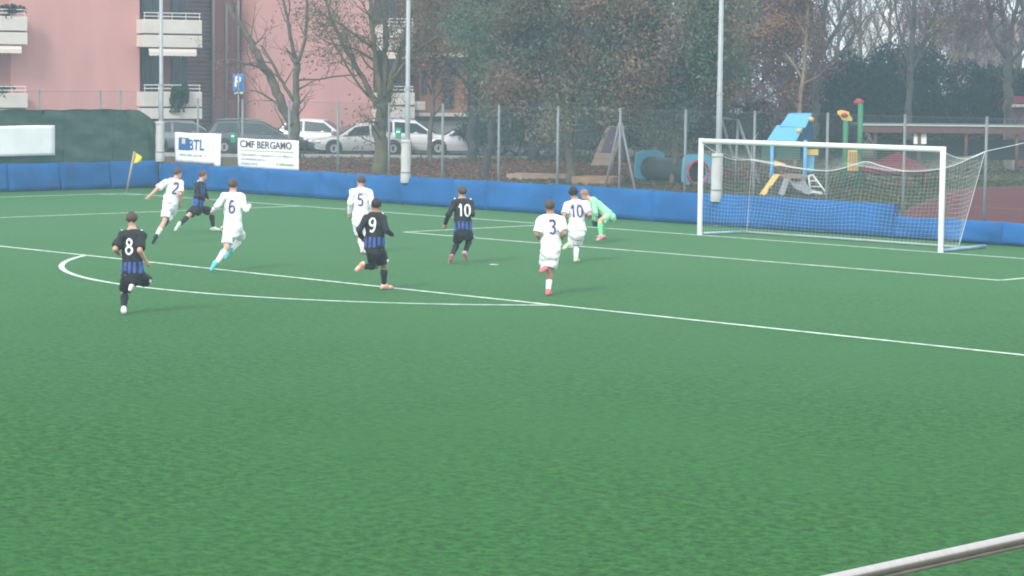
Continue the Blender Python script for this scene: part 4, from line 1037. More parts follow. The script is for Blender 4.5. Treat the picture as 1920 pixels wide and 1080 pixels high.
for i, (x, D, h, pal, lab) in enumerate([
    (1462, 132, 0, 'rust', 'far bare tree with mauve twigs left of the slanting tan trunk'), (1572, 138, 10, 'brown', 'far bare tree just left of the white building'),
    (1668, 140, 5, 'brown', 'far bare tree in front of the slatted white wall'), (1752, 134, 0, 'rust', 'far bare tree between the white and brown buildings'),
    (1832, 136, 8, 'rust', 'far twiggy tree left of the brown house wall'), (1915, 138, 0, 'brown', 'far bare tree cut by the right edge of the view'), (1350, 128, 10, 'rust', 'far rusty tree behind the light pole by the goal')]):
    L_ = [[(x, 300, 11), (x+2, 200, 10), (x-2, 120, 8), (x+2, 40, 6), (x, -60, 3)]]
    for k, (yy, s_, ln) in enumerate([(190, 1, 40), (175, -1, 42), (150, 1, 46), (135, -1, 48), (110, 1, 46), (95, -1, 44), (70, 1, 42), (50, -1, 40), (25, 1, 36), (10, -1, 34)]):
        L_.append([(x, yy+h, 5), (x+s_*ln*.5, yy+h-38, 4), (x+s_*ln*.8, yy+h-85, 2)])
    tree('bare_tree', lab, G(x, D), L_, D, 0, pal, 3600 if pal == 'rust' else 500, 0.12, levels=2, kids=(10, 8), length=2.0, seed=200+i, cl=0.3, rise=0.3, spread=0.6, grp='far bare trees behind the playground')
# hedges and shrubs
for i, (x, D, rx, h, pal, lab) in enumerate([
    (1500, 112, 2.7, 3.4, 'hedge', 'dark evergreen shrub behind the slanting tan trunk'), (1575, 113, 3.0, 4.6, 'hedge', 'tall dark evergreen shrub behind the yellow wavy board'),
    (1655, 113, 3.2, 5.4, 'hedge', 'tallest evergreen shrub below the white building'), (1740, 113, 3.1, 4.6, 'hedge', 'dark evergreen shrub left of the shelter boards'),
    (1815, 112, 3.0, 5.0, 'hedge', 'green rounded shrub behind the shelter roof'), (1890, 112, 3.0, 4.9, 'hedge', 'dark evergreen shrub behind the red roofed kiosk'),
    (1445, 113, 2.4, 2.0, 'hedge', 'low dark shrub under the rusty tree'), (1370, 112, 2.6, 2.2, 'hedge', 'low dark shrub behind the swing frame'),
    (1225, 110, 2.7, 2.5, 'hedge', 'dark shrub with pale glints above the blue tunnel'), (1300, 112, 2.4, 2.3, 'hedge', 'dark low shrub left of the light pole by the goal'),
    (1140, 111, 2.6, 2.3, 'hedge', 'dark shrub behind the leaning climbing board'), (1050, 111, 2.7, 2.2, 'hedge', 'dark shrub behind the thick grey green tree'),
    (975, 110, 2.6, 2.0, 'green', 'green leafy shrub at the end of the row of cars'),
    (1540, 108, 2.0, 1.7, 'hedge', 'low dark shrub under the V shaped bare tree'), (1985, 111, 3.0, 4.8, 'hedge', 'dark evergreen shrub cut by the right edge of the view')]):
    bush('shrub', lab, G(x, D), rx, 1.1, h, pal, 14000, 100+i, grp='shrubs along the back of the playground')
# fallen leaves and tufts of grass
_rng = np.random.default_rng(5); _C = []
while len(_C) < 26000:
    x = _rng.uniform(540, 1480); D = _rng.uniform(78, 106)
    w = math.exp(-((D-95)/9.0)**2)*(0.35+0.65*math.sin(x*0.013+D*0.2)**2)
    if x > 1300: w *= 0.4
    if G(x, D)[1] < 4.2: continue
    if _rng.random() < w: _C.append(G(x, D, _rng.uniform(0, 0.02)))
tag(leaf_object('fallen_leaves', np.array(_C), 0.16, 'litter', None, _rng, flat=0.8), 'reddish fallen leaves scattered under the trees', 'leaves', kind='stuff')
_C = []
while len(_C) < 30000:
    x = _rng.uniform(540, 1990); D = _rng.uniform(70, 112)
    q = G(x, D, 0.03)
    if q[1] < 4.2 or q[0] > np.interp(q[1], [4.4, 9.8, 21, 36], [0.2, -5.1, -10.8, -10.8]): continue
    if _rng.random() < 0.25+0.75*(D < 88): _C.append(q)
tag(leaf_object('grass', np.array(_C), 0.13, [(0.07, 0.10, 0.04), (0.09, 0.10, 0.045), (0.05, 0.08, 0.035)], None, _rng, flat=0.0), 'rough park grass behind the fence', 'grass', kind='stuff')

# ================================================================== BUILDINGS
m_pink = M('pink_render', (0.56, 0.29, 0.265), 0.9, var=0.07, scale=0.7, bump=0.1, bscale=10, stretch=(1, 1, .25))
m_pink_red = M('red_render', (0.30, 0.125, 0.12), 0.9, var=0.06, scale=0.6)
m_conc = M('white_concrete', (0.62, 0.58, 0.52), 0.9, var=0.07, scale=1.2, bump=0.15)
m_shutter = M('dark_shutter', (0.085, 0.055, 0.065), 0.6, var=0.15, scale=2)
m_glass = M('window_glass', (0.03, 0.04, 0.05), 0.12, spec=0.6)
m_louvre = M('dark_brick', (0.155, 0.078, 0.084), 0.9, var=0.2, scale=2)
m_slat = M('mauve_slat', (0.21, 0.125, 0.13), 0.8)
m_rail = M('white_rail', (0.70, 0.70, 0.68), 0.5)
m_pipe = M('grey_pipe', (0.33, 0.32, 0.32), 0.6)
m_awn = M('awning_cloth', (0.66, 0.60, 0.53), 0.85)
m_brick = M('orange_brick', (0.33, 0.145, 0.085), 0.9, var=0.18, scale=1.0, bump=0.2, bscale=8)
m_brown = M('brown_wall', (0.16, 0.085, 0.082), 0.9, var=0.1, scale=1.0)
ANG = math.radians(26)
BU = HR*math.cos(ANG)+HF*math.sin(ANG); BN = HR*math.sin(ANG)-HF*math.cos(ANG)
BO = G(20, 108); BO[2] = 0.35
def fu(x, w):
    """column x on the facade plane set back w metres -> distance along the facade"""
    d = P(x, 140, 1.0)-CAM; o = BO-BN*w
    t = ((o-CAM)@BN)/(d@BN); q = CAM+d*t; return float((q-BO)@BU)
def fz(x, y, w):
    d = P(x, y, 1.0)-CAM; o = BO-BN*w; t = ((o-CAM)@BN)/(d@BN); return float((CAM+d*t)[2])
def slab(mb, u0, u1, z0, z1, w0, w1, mi=0):
    """box from set-back w0 (front) to w1 (rear)"""
    def c(u, w, z): q = BO+BU*u-BN*w; return np.array([q[0], q[1], z])
    mb.hexa([c(u0, w0, z0), c(u1, w0, z0), c(u1, w1, z0), c(u0, w1, z0), c(u0, w0, z1), c(u1, w0, z1), c(u1, w1, z1), c(u0, w1, z1)], mi)
    return mb
def sl_part(name, mat, parent, *a, bevel=0.0):
    return slab(MB(), *a).build(name, mat, parent, bevel=bevel)
TOP = 12.5
pinkb = thing('apartment_building', 'pink rendered apartment block with white concrete balconies at upper left', 'building', BO)
uA0, uA1 = fu(20, 0), fu(262, 0); uB0, uB1 = fu(480, 0.0), fu(700, 0.0); RW = 2.3
sl_part('wall', m_pink, pinkb, uA0, uA1, 0, TOP, 0, 9)
sl_part('wall', m_pink, pinkb, uB0, uB1, 0, TOP, 0, 9)
sl_part('wall', m_brown, pinkb, uA0-9, uA0-0.01, 0, TOP, RW, 9)
sl_part('wall', m_louvre, pinkb, uA1+0.01, fu(395, RW), 0, TOP, RW, 9)
sl_part('wall', m_pink_red, pinkb, fu(395, RW)+.01, uB0-0.01, 0, TOP, RW-.25, 9)
sl_part('wall', m_brown, pinkb, uB1+0.01, fu(785, RW), 0, TOP, RW, 9)
sl_part('roof', m_conc, pinkb, uA0-9, fu(785, RW), TOP, TOP+.4, -0.5, 9.5)
# louvre slats in the stair bay: thin proud ribs
_z = 0.6
while _z < 9.2:
    sl_part('slat', m_slat, pinkb, fu(335, RW), fu(393, RW), _z, _z+0.07, RW-0.05, RW-0.005); _z += 0.2
def window(parent, x0, x1, y0, y1, w, mat=m_shutter, nslat=0):
    u0, u1 = fu(x0, w), fu(x1, w); z1, z0 = fz((x0+x1)/2, y0, w), fz((x0+x1)/2, y1, w)
    f = sl_part('window', m_conc if mat is None else mat, parent, u0, u1, z0, z1, w-0.04, w+0.02)
    slab(MB(), u0+.08, u1-.08, z0+.08, z1-.08, w-0.055, w-0.045).build('pane', m_glass, f)
    for s in (0.5,):
        um = u0+(u1-u0)*s; slab(MB(), um-.035, um+.035, z0+.06, z1-.06, w-0.075, w-0.058).build('frame', m_shutter if mat is not m_shutter else m_brown, f)
    return f
for (x0, x1, y0, y1) in [(265, 300, 98, 172), (265, 300, -40, 33), (322, 352, -40, 34), (322, 352, 105, 165), (-30, 16, 100, 172), (-30, 16, -30, 26)]:
    window(pinkb, x0, x1, y0, y1, RW)
for (x0, x1, y0, y1) in [(712, 745, 100, 165), (712, 745, -30, 40)]: window(pinkb, x0, x1, y0, y1, RW)
sl_part('wall_panel', m_pink_red, pinkb, fu(303, RW), fu(317, RW), 0, TOP, RW-0.12, RW-0.002)
def balcony(parent, x0, x1, ytop, ymid, ybot, awning=True, rail=(0.0, 0.0)):
    """two concrete bands, slab, hand rail and the rolled awning beneath"""
    w = -0.95; u0, u1 = fu(x0, w), fu(x1, w); xm = (x0+x1)/2
    zt, zm, zb = fz(xm, ytop, w), fz(xm, ymid, w), fz(xm, ybot, w)
    b = sl_part('balcony', m_conc, parent, u0, u1, zm+0.05, zt, w, w+0.12, bevel=0.02)
    slab(MB(), u0, u1, zb, zm-0.03, w-.03, w+0.12).build('lower_band', m_conc, b, bevel=0.02)
    slab(MB(), u0, u1, zb+.02, zb+.2, w+0.121, RW-.01).build('floor_slab', m_conc, b)
    for (ua, ub) in ((u0, u0+.12), (u1-.12, u1)):
        slab(MB(), ua, ub, zm+0.05, zt-.004, w+0.121, 0.9 if ua == u0 else RW-.02).build('side_panel', m_conc, b)
        slab(MB(), ua, ub, zb+.201, zm-0.03, w+0.121, 0.9 if ua == u0 else RW-.02).build('side_panel', m_conc, b)
    slab(MB(), u0+.1, u1-.1, zm-.025, zm+0.045, w+.06, w+0.10).build('shadow_joint', m_shutter, b)
    for k in (0.14, 0.30):
        mb = MB(); q0 = BO+BU*(u0+.06)-BN*(w+.06); q1 = BO+BU*(u1-.06)-BN*(w+.06)
        mb.tube([(q0[0], q0[1], zt+k), (q1[0], q1[1], zt+k)], 0.024, 6); mb.build('hand_rail', m_rail, b)
    for k in range(5):
        u = u0+.1+(u1-u0-.2)*k/4; q = BO+BU*u-BN*(w+.06)
        mb = MB(); mb.tube([(q[0], q[1], zt-.05), (q[0], q[1], zt+.30)], 0.015, 5); mb.build('rail_post', m_rail, b)
    if awning:
        mb = MB(); n = 40; g = np.zeros((n, 3, 3))
        for i in range(n):
            u = u0+.28+(u1-u0-.55)*i/(n-1)
            for j, (zz, ww) in enumerate(((zb-.06, w+.05), (zb-.2, w-.02), (zb-.36-.035*abs(math.sin(i*0.9)), w-.03))):
                q = BO+BU*u-BN*ww; g[i, j] = (q[0], q[1], zz)
        mb.grid(g); o = mb.build('awning', m_awn, b); o.modifiers.new('s', 'SOLIDIFY').thickness = 0.01
    return b
balcony(pinkb, 268, 379, 37, 65, 89); balcony(pinkb, 268, 379, 172, 202, 223, awning=False); balcony(pinkb, 268, 379, -97, -69, -46)
balcony(pinkb, -60, 52, 30, 59, 83); balcony(pinkb, -60, 52, 175, 204, 226, awning=False)
balcony(pinkb, 712, 778, 47, 73, 95); balcony(pinkb, 712, 778, 174, 199, 222, awning=False)
for x in (400, 425, 447):
    mb = MB(); q = BO+BU*fu(x, RW-.4)-BN*(RW-.4); mb.tube([(q[0], q[1], 0.3), (q[0], q[1], 12)], 0.07, 8); mb.build('downpipe', m_pipe, pinkb, smooth=True)
# plants on the balconies
def on_facade(x, y, w):
    q = BO+BU*fu(x, w)-BN*w; return np.array([q[0], q[1], fz(x, y, w)])
bush('balcony_plant', 'green trailing plant hanging over the lower balcony beside the light pole', on_facade(335, 208, -1.1), 0.42, 0.28, 1.25, 'green', 4500, 60, 'plant', lsize=0.11, lobes=16)
bush('balcony_plant', 'dark bushy plant on the balcony at the top left corner', on_facade(16, 30, -0.7), 0.75, 0.3, 0.5, 'hedge', 900, 61, 'plant', lsize=0.1)
bush('balcony_plant', 'small plants along the lower balcony at the left edge', on_facade(8, 178, -0.75), 0.6, 0.25, 0.4, 'green', 700, 62, 'plant', lsize=0.09)
# orange brick block to the right
brickb = thing('apartment_building', 'orange brick apartment block with pale ledges behind the bare trees', 'building', BO+BU*fu(840, 1.2))
u0, u1 = fu(787, 1.2), fu(935, 1.2)
sl_part('wall', m_brick, brickb, u0, u1, 1.8, TOP, 1.2, 9)
sl_part('plinth', M('grey_plinth', (0.26, 0.27, 0.27), 0.9, var=0.08), brickb, u0-.3, u1, 0, 1.79, 0.9, 9)
sl_part('ledge', m_conc, brickb, u0, u1+.2, fz(830, 107, 1.0), fz(830, 100, 1.0), 0.6, 1.19)
sl_part('ledge', m_conc, brickb, u0-.3, u1+.2, fz(830, 218, .7), fz(830, 212, .7), 0.55, 1.18)
sl_part('ledge', m_conc, brickb, u0, u1+.2, fz(830, -22, 1.0), fz(830, -28, 1.0), 0.6, 1.19)
sl_part('wall_panel', m_brown, brickb, u0+.02, u1-.02, fz(830, 128, 1.18), fz(830, 108, 1.18), 1.1, 1.19)
sl_part('roof', m_conc, brickb, u0-.2, u1+.3, TOP, TOP+.4, 0.7, 9)
for (x0, x1, y0, y1) in [(776+14, 800, 130, 178), (828, 852, 130, 205), (790, 815, 20, 95), (840, 862, 20, 75), (902, 925, 130, 200)]: window(brickb, x0, x1, y0, y1, 1.2)
sl_part('white_box', m_conc, brickb, fu(782, .6), fu(797, .6), fz(790, 206, .6), fz(790, 190, .6), 0.55, 0.89)
# far buildings on the right
m_farw = M('far_white', (0.82, 0.81, 0.80), 0.8, var=0.04); m_farb = M('far_brown', (0.27, 0.18, 0.165), 0.9, var=0.08, scale=.5)
wb = thing('white_building', 'pale white building with horizontal slats seen through the bare trees', 'building', G(1655, 170))
def camslab(x0, x1, y0, y1, D, t, name, mat, parent):
    a, b = P(x0, y1, D), P(x1, y1, D); zt = P((x0+x1)/2, y0, D)[2]; zb = P((x0+x1)/2, y1, D)[2]
    c = (a+b)/2; c[2] = (zt+zb)/2; c = c+HF*t/2
    mb = MB(); mb.box(c, np.linalg.norm((b-a)[:2]), t, zt-zb, ax=HR, ay=HF); return mb.build(name, mat, parent)
camslab(1608, 1692, 32, 190, 170, 5, 'wall', m_farw, wb)
for k in range(8): camslab(1606, 1655, 60+7*k, 62.5+7*k, 169.8, 0.15, 'slat', m_brown, wb)
camslab(1665, 1690, 70, 96, 169.8, 0.18, 'window', m_glass, wb); camslab(1604, 1696, 24, 31, 169.5, 6, 'roof', m_farw, wb)
ob = thing('brown_building', 'distant brown house wall with dark eaves behind the curved bare tree', 'building', G(1880, 165))
camslab(1815, 1912, 46, 190, 165, 6, 'wall', m_farb, ob); camslab(1812, 1916, 76, 81, 164, .8, 'eaves', m_brown, ob)
camslab(1811, 1917, 38, 45, 164.5, 7, 'roof', m_brown, ob)

# ================================================================== CARS
m_tyre = M('tyre', (0.022, 0.022, 0.024), 0.85); m_rim = M('rim', (0.40, 0.41, 0.42), 0.4, metal=0.5)
m_carglass = M('car_glass', (0.025, 0.035, 0.04), 0.1, spec=0.7); m_lamp = M('head_lamp', (0.65, 0.67, 0.70), 0.2); m_tail = M('tail_lamp', (0.40, 0.02, 0.03), 0.3); m_plastic = M('black_plastic', (0.03, 0.03, 0.033), 0.6)
def paint(name, c): 
    m = M(name, c, 0.3, spec=0.6); m.node_tree.nodes['Principled BSDF'].inputs['Coat Weight'].default_value = 0.5; return m
PAINT = {'white': paint('paint_white', (0.72, 0.72, 0.72)), 'silver': paint('paint_silver', (0.46, 0.46, 0.45)), 'dark': paint('paint_dark', (0.055, 0.075, 0.08)), 'grey': paint('paint_grey', (0.17, 0.18, 0.19)), 'pearl': paint('paint_pearl', (0.62, 0.62, 0.64))}
def car(label, x, D, head, col, L=4.3, H=1.5, W=1.78, kind='hatch'):
    base = G(x, D, 0.02); f = unit(HR*head[0]+HF*head[1]); l = np.cross((0, 0, 1.0), f)
    t = thing('parked_car', label, 'car', base, 'cars parked behind the fence')
    def T(s, y, z): return base+f*s+l*y+np.array([0, 0, z])
    hl = L/2; bel = H*0.60
    # lower body, lofted along its length: s, bottom, shoulder height, half width
    st = [(-hl, .42, .78, .70), (-hl+.06, .30, bel-.03, .82), (-hl+.4, .24, bel+.02, .88), (-hl*.45, .2, bel+.02, .89), (0, .2, bel, .89), (hl*.42, .2, bel-.02, .89), (hl-.75, .2, bel-.07, .88), (hl-.3, .24, bel-.16, .84), (hl-.06, .28, bel-.28, .74), (hl, .40, bel-.36, .62)]
    def sec(s, b, z, w): return [T(s, -w*.93, b), T(s, -w, b+.16), T(s, -w*1.01, (b+z)/2+.05), T(s, -w*.98, z-.07), T(s, -w*.86, z), T(s, 0, z+.025), T(s, w*.86, z), T(s, w*.98, z-.07), T(s, w*1.01, (b+z)/2+.05), T(s, w, b+.16), T(s, w*.93, b)]
    S = np.array([sec(*q) for q in st]); mb = MB(); mb.grid(S); n = S.shape[1]
    mb.add(S[0], [tuple(range(n))]); mb.add(S[-1], [tuple(reversed(range(n)))])
    body = mb.build('body', PAINT[col], t, smooth=True)
    # glasshouse
    rear = -hl+.12 if kind in ('hatch', 'suv', 'estate') else -hl+.85
    rr = -hl+.55 if kind in ('hatch', 'suv', 'estate') else -hl+1.35
    A, B, C2, Dd = rear, rr, hl*.10, hl*.50
    zr = H; wb_, wt = .80, .62
    pr = [(A, bel, wb_*.95, bel+.01), (B, bel, wb_, zr-.03), ((B+C2)/2, bel, wb_, zr), (C2, bel, wb_, zr-.03), (Dd, bel-.03, wb_*.97, bel-.02)]
    G2 = []
    for s, zb_, w_, z_ in pr:
        k = (z_-zb_)/(zr-bel); wt_ = w_+(wt-w_)*max(k, 0)
        G2.append([T(s, -w_, zb_), T(s, -wt_, z_-.05*k), T(s, -wt_*.8, z_), T(s, 0, z_+.03*k), T(s, wt_*.8, z_), T(s, wt_, z_-.05*k), T(s, w_, zb_)])
    G2 = np.array(G2); mb = MB(); mb.grid(G2); mb.build('cabin', PAINT[col], t, smooth=True)
    def quad(name, pts, mat, off):
        pts = np.array(pts); nn = unit(np.cross(pts[1]-pts[0], pts[-1]-pts[0])); c = pts.mean(0)
        if nn@(c-T(0, 0, bel)) < 0: nn = -nn
        mb = MB(); k = len(pts); mb.add(np.concatenate([pts+nn*off, pts-nn*.02]), [tuple(range(k)), tuple(reversed(range(k, 2*k)))]+[(i, (i+1) % k, k+(i+1) % k, k+i) for i in range(k)]); return mb.build(name, mat, t)
    def onside(s, v, sg):
        """point on the cabin side at station s, height fraction v"""
        q = np.array([p_[0] for p_ in pr]); i = min(max(np.searchsorted(q, s)-1, 0), len(q)-2); a = (s-q[i])/(q[i+1]-q[i])
        lo = G2[i][0 if sg < 0 else 6]*(1-a)+G2[i+1][0 if sg < 0 else 6]*a; hi = G2[i][1 if sg < 0 else 5]*(1-a)+G2[i+1][1 if sg < 0 else 5]*a
        return lo+(hi-lo)*v
    mid = (B+C2)/2-.05
    for sg in (-1, 1):
        quad('side_window', [onside(A+.28, .12, sg), onside(mid-.06, .08, sg), onside(mid-.06, .92, sg), onside(B+.02, .90, sg)], m_carglass, .012)
        quad('side_window', [onside(mid+.04, .08, sg), onside(Dd-.2, .12, sg), onside(C2+.05, .88, sg), onside(mid+.04, .92, sg)], m_carglass, .012)
    quad('windscreen', [G2[4][0]*.9+G2[4][6]*.1+np.array([0, 0, .05]), G2[4][6]*.9+G2[4][0]*.1+np.array([0, 0, .05]), G2[3][5]*.94+G2[3][1]*.06, G2[3][1]*.94+G2[3][5]*.06], m_carglass, .05)
    quad('rear_window', [G2[0][6]*.9+G2[0][0]*.1+np.array([0, 0, .05]), G2[0][0]*.9+G2[0][6]*.1+np.array([0, 0, .05]), G2[1][1]*.94+G2[1][5]*.06, G2[1][5]*.94+G2[1][1]*.06], m_carglass, .05)
    for s in (-hl+.82, hl-.85):
        for sg in (-1, 1):
            c = T(s, sg*(W/2-.09), .31)
            mb = MB(); an = np.linspace(0, 2*math.pi, 20, endpoint=False)
            mb.tube([c-l*sg*.10, c-l*sg*.08, c+l*sg*.08, c+l*sg*.105], [.29, .315, .315, .28], 20); w = mb.build('wheel', m_tyre, t)
            mb = MB(); mb.tube([c+l*sg*.09, c+l*sg*.112, c+l*sg*.10], [.20, .19, .05], 14); mb.build('rim', m_rim, w)
            mb = MB(); ca = T(s, sg*.885, .33); mb.tube([ca-l*sg*.02, ca+l*sg*.012], .385, 22); mb.build('wheel_arch', m_plastic, t)
    for sg in (-1, 1):
        mb = MB(); mb.ball(T(hl-.2, sg*.66, bel-.25), (.20, .20, .085), 10, 6); mb.build('headlight', m_lamp, t, smooth=True)
        mb = MB(); mb.ball(T(-hl+.07, sg*.70, bel-.09), (.10, .12, .12), 10, 6); mb.build('tail_light', m_tail, t, smooth=True)
        mb = MB(); mb.ball(T(hl*.36, sg*.98, bel+.08), (.10, .10, .07), 8, 5); mb.build('mirror', PAINT[col], t, smooth=True)
    mb = MB(); mb.box(T(hl-.05, 0, bel-.42), .10, .95, .14, ax=f, ay=l); mb.build('grille', m_plastic, t)
    mb = MB(); mb.box(T(hl-.07, 0, .33), .10, 1.25, .12, ax=f, ay=l); mb.build('bumper', m_plastic, t)
    mb = MB(); mb.box(T(0, 0, .23), L*.9, 1.5, .12, ax=f, ay=l); mb.build('underbody', m_plastic, t)
    if kind in ('estate', 'suv'):
        for sg in (-1, 1):
            mb = MB(); mb.tube([T(B+.1, sg*.56, zr+.03), T((B+C2)/2, sg*.57, zr+.06), T(C2-.1, sg*.56, zr+.03)], .018, 6); mb.build('roof_rail', m_galv, t)
    return t
car('dark grey green estate car parked behind the second banner', 480, 109.5, (1, 0.22), 'dark', 4.7, 1.5, kind='estate')
car('grey car at the left end of the row, behind the folded banner', 350, 111, (1, 0.3), 'grey', 4.4, 1.45)
car('white hatchback half hidden behind the silver car', 602, 113.5, (1, -0.1), 'white', 4.1, 1.5)
car('silver car with its front turned towards the pitch, left of the mossy tree', 672, 109, (-1, -0.32), 'silver', 4.4, 1.42, kind='sedan')
car('white suv with roof rails parked behind the left of centre light pole', 768, 110.5, (1, 0.12), 'white', 4.5, 1.58, kind='suv')
car('white car facing left, half hidden by the straight dark trunk', 880, 110.5, (-1, 0.05), 'pearl', 4.4, 1.46, kind='sedan')

# parking sign
t = thing('parking_sign', 'blue parking sign on a grey pole in front of the red wall', 'sign', G(447, 107))
q = G(447, 107); mb = MB(); mb.tube([q, (q[0], q[1], P(447, 140, 107)[2])], 0.04, 8); mb.build('pole', m_galv, t, smooth=True)
m_pred0 = M('sign_red', (0.45, 0.03, 0.04), 0.5)
m_sign = M('sign_blue', (0.03, 0.21, 0.55), 0.4)
c = P(447, 155, 106.92); mb = MB(); mb.box(c, .50, .03, .78, ax=HR, ay=HF); sp_ = mb.build('plate', m_sign, t, bevel=.02)
v, fcs = text_mesh('P', 0.62, .02); v = v-np.array([v[:, 0].mean(), (v[:, 1].min()+v[:, 1].max())/2])
mb = MB(); mb.add([c-HF*.022+HR*p_[0]+np.array([0, 0, p_[1]+.06]) for p_ in v], fcs); mb.build('lettering', m_white_print, sp_)
mb = MB(); mb.box(P(447, 174, 106.92), .40, .02, .10, ax=HR, ay=HF); mb.build('lower_plate', m_white_print, t)

t = thing('road_sign', 'blue and red round road signs on a pole under the rusty tree', 'sign', G(1472, 117))
q = G(1472, 117); mb = MB(); mb.tube([q, (q[0], q[1], P(1472, 138, 117)[2])], .035, 8); mb.build('pole', m_galv, t, smooth=True)
for px, py, r_, mt in ((1466, 154, .28, m_sign), (1466, 169, .20, m_white_print), (1481, 142, .26, m_pred0)):
    c = P(px, py, 116.9); mb = MB(); mb.tube([c-HF*.015, c+HF*.015], r_, 18); d_ = mb.build('disc', mt, t)
    if mt is m_pred0: mb = MB(); mb.tube([c-HF*.022-np.array([0, 0, .06]), c-HF*.016-np.array([0, 0, .06])], r_*.55, 14); mb.build('inner_disc', m_white_print, d_)

# ================================================================== PLAYGROUND
m_pblue = M('play_blue', (0.09, 0.36, 0.66), 0.45, var=0.05); m_pyel = M('play_yellow', (0.62, 0.42, 0.10), 0.5, var=0.08); m_pgreen = M('play_green', (0.02, 0.19, 0.09), 0.5, var=0.08)
m_pdgreen = M('play_dark_green', (0.025, 0.075, 0.06), 0.6, var=0.1); m_pred = M('play_red', (0.34, 0.04, 0.05), 0.6, var=0.1); m_maroon = M('maroon_roof', (0.12, 0.020, 0.030), 0.9, spec=0.1, var=0.12)
m_wood = M('play_wood', (0.27, 0.17, 0.10), 0.85, var=0.2, scale=3); m_woodp = M('pale_wood', (0.40, 0.27, 0.20), 0.85, var=0.15, scale=3); m_purple2 = M('purple_panel', (0.12, 0.085, 0.13), 0.7)
m_tube_dark = M('tunnel_pipe', (0.028, 0.045, 0.045), 0.6); m_cyan = M('play_cyan', (0.06, 0.34, 0.50), 0.5, var=0.06); m_brownpost = M('brown_post', (0.12, 0.06, 0.05), 0.8, var=0.15)
m_slide = M('slide_steel', (0.24, 0.25, 0.27), 0.5, metal=0.3)
m_steelw = M('white_steel', (0.60, 0.60, 0.58), 0.5)
def bar(parent, name, a, b, w, mat, n=8):
    mb = MB(); mb.tube([a, b], w, n); return mb.build(name, mat, parent, smooth=n > 5)
def board(parent, name, quad_, th, mat, bevel=0.0):
    q = np.array(quad_, float); nn = unit(np.cross(q[1]-q[0], q[3]-q[0])); mb = MB(); mb.hexa(list(q-nn*th/2)+list(q+nn*th/2)); return mb.build(name, mat, parent, bevel=bevel)
# sandbox boards
for (xa, xb, D, h, lab) in ((950, 1062, 88.5, .22, 'low wooden sandbox edge left of the thick trunk'), (1072, 1146, 85.5, .30, 'wooden sandbox edge behind the goalkeeper')):
    a, b = G(xa, D), G(xb, D-0.6); d = unit(b-a); bk = np.array([-d[1], d[0], 0])*1.2
    t = thing('sandbox', lab, 'sandbox', a)
    for p0, p1 in ((a, b), (a+bk, b+bk), (a+bk*.06, a+bk*.94), (b+bk*.06, b+bk*.94)):
        mb = MB(); c = (p0+p1)/2; c[2] += h/2-.03; dd = unit(p1-p0); dd[2] = 0; mb.box(c, np.linalg.norm(p1-p0), .07, h, ax=unit(dd)); mb.build('plank', m_wood if xa > 1000 else m_woodp, t, bevel=.01)
# leaning climbing board
t = thing('climbing_board', 'leaning wooden climbing board with a purple panel beside the braced fence post', 'climbing frame', G(1135, 90))
def Q(x, y, D): return P(x, y, D)
a, b, c, d = Q(1107, 311, 89.0), Q(1146, 311, 89.0), Q(1172, 238, 90.6), Q(1138, 236, 90.6)
for k in range(6):
    v0, v1 = k/6+.004, (k+1)/6-.004; board(t, 'plank', [a+(d-a)*v0, b+(c-b)*v0, b+(c-b)*v1, a+(d-a)*v1], .05, m_woodp)
board(t, 'purple_panel', [a+(b-a)*.22+(d-a)*.34-HF*.06, a+(b-a)*.82+(d-a)*.34-HF*.06, d+(c-d)*.82-(d-a)*.02-HF*.06, d+(c-d)*.25-(d-a)*.02-HF*.06], .03, m_purple2)
for p0, gx in ((b+(c-b)*.1, 1142), (d*.5+c*.5, 1160), (d, 1146)):
    g_ = G(gx, 89.2 if gx == 1142 else 91.3); bar(t, 'leg', p0+np.array([0, 0, -.02]), g_, .04, m_galv)
# crawl tunnel
t = thing('crawl_tunnel', 'play tunnel of dark pipe between two blue end panels, left of the goal', 'tunnel', G(1260, 85))
A_ = G(1218, 87.2); B_ = G(1307, 84.2); axd = unit(np.array([B_[0]-A_[0], B_[1]-A_[1], 0])); sdv = np.array([-axd[1], axd[0], 0])
def arch(name, o, off, mat, hole, w=.62, h=1.08):
    n = 16; ring = []; inn = []
    for k in range(n):
        an = 2*math.pi*k/n+math.pi/n; cx, cz = math.cos(an), math.sin(an)
        m_ = max(abs(cx)/w, abs(cz)/(h/2)); rx, rz = cx/m_, cz/m_
        if cz > 0: rx, rz = rx*(1-.12*cz), rz
        ring.append(o+sdv*rx+np.array([0, 0, h/2+rz])); inn.append(o+sdv*cx*hole+np.array([0, 0, .44+cz*hole]))
    V = []; F = []
    for layer in (-.04, .04):
        V += [q+axd*(off+layer) for q in ring]+[q+axd*(off+layer) for q in inn]
    for k in range(n):
        j = (k+1) % n
        F += [(k, j, n+j, n+k), (2*n+k, 3*n+k, 3*n+j, 2*n+j), (k, 2*n+k, 2*n+j, j), (n+k, n+j, 3*n+j, 3*n+k)]
    mb = MB(); mb.add(V, F); return mb.build(name, mat, t)
arch('end_panel', A_, 0, m_cyan, .30); arch('end_panel', B_, 0, m_cyan, .36)
mb = MB(); n = 20; mb.tube([A_+axd*.05+np.array([0, 0, .44]), B_-axd*.05+np.array([0, 0, .44])], .42, n, cap=False); mb.build('pipe', m_tube_dark, t, smooth=True)
mb = MB(); g = [B_+axd*.07+sdv*math.cos(k*2*math.pi/24)*.42+np.array([0, 0, .44+.42*math.sin(k*2*math.pi/24)]) for k in range(25)]; mb.tube(g, .05, 6); mb.build('ring', m_pred, t, smooth=True)
mb = MB(); mb.tube([B_-axd*.5+np.array([0, 0, .44]), B_-axd*.46+np.array([0, 0, .44])], .40, 20); mb.build('dark_interior', m_tube_dark, t)
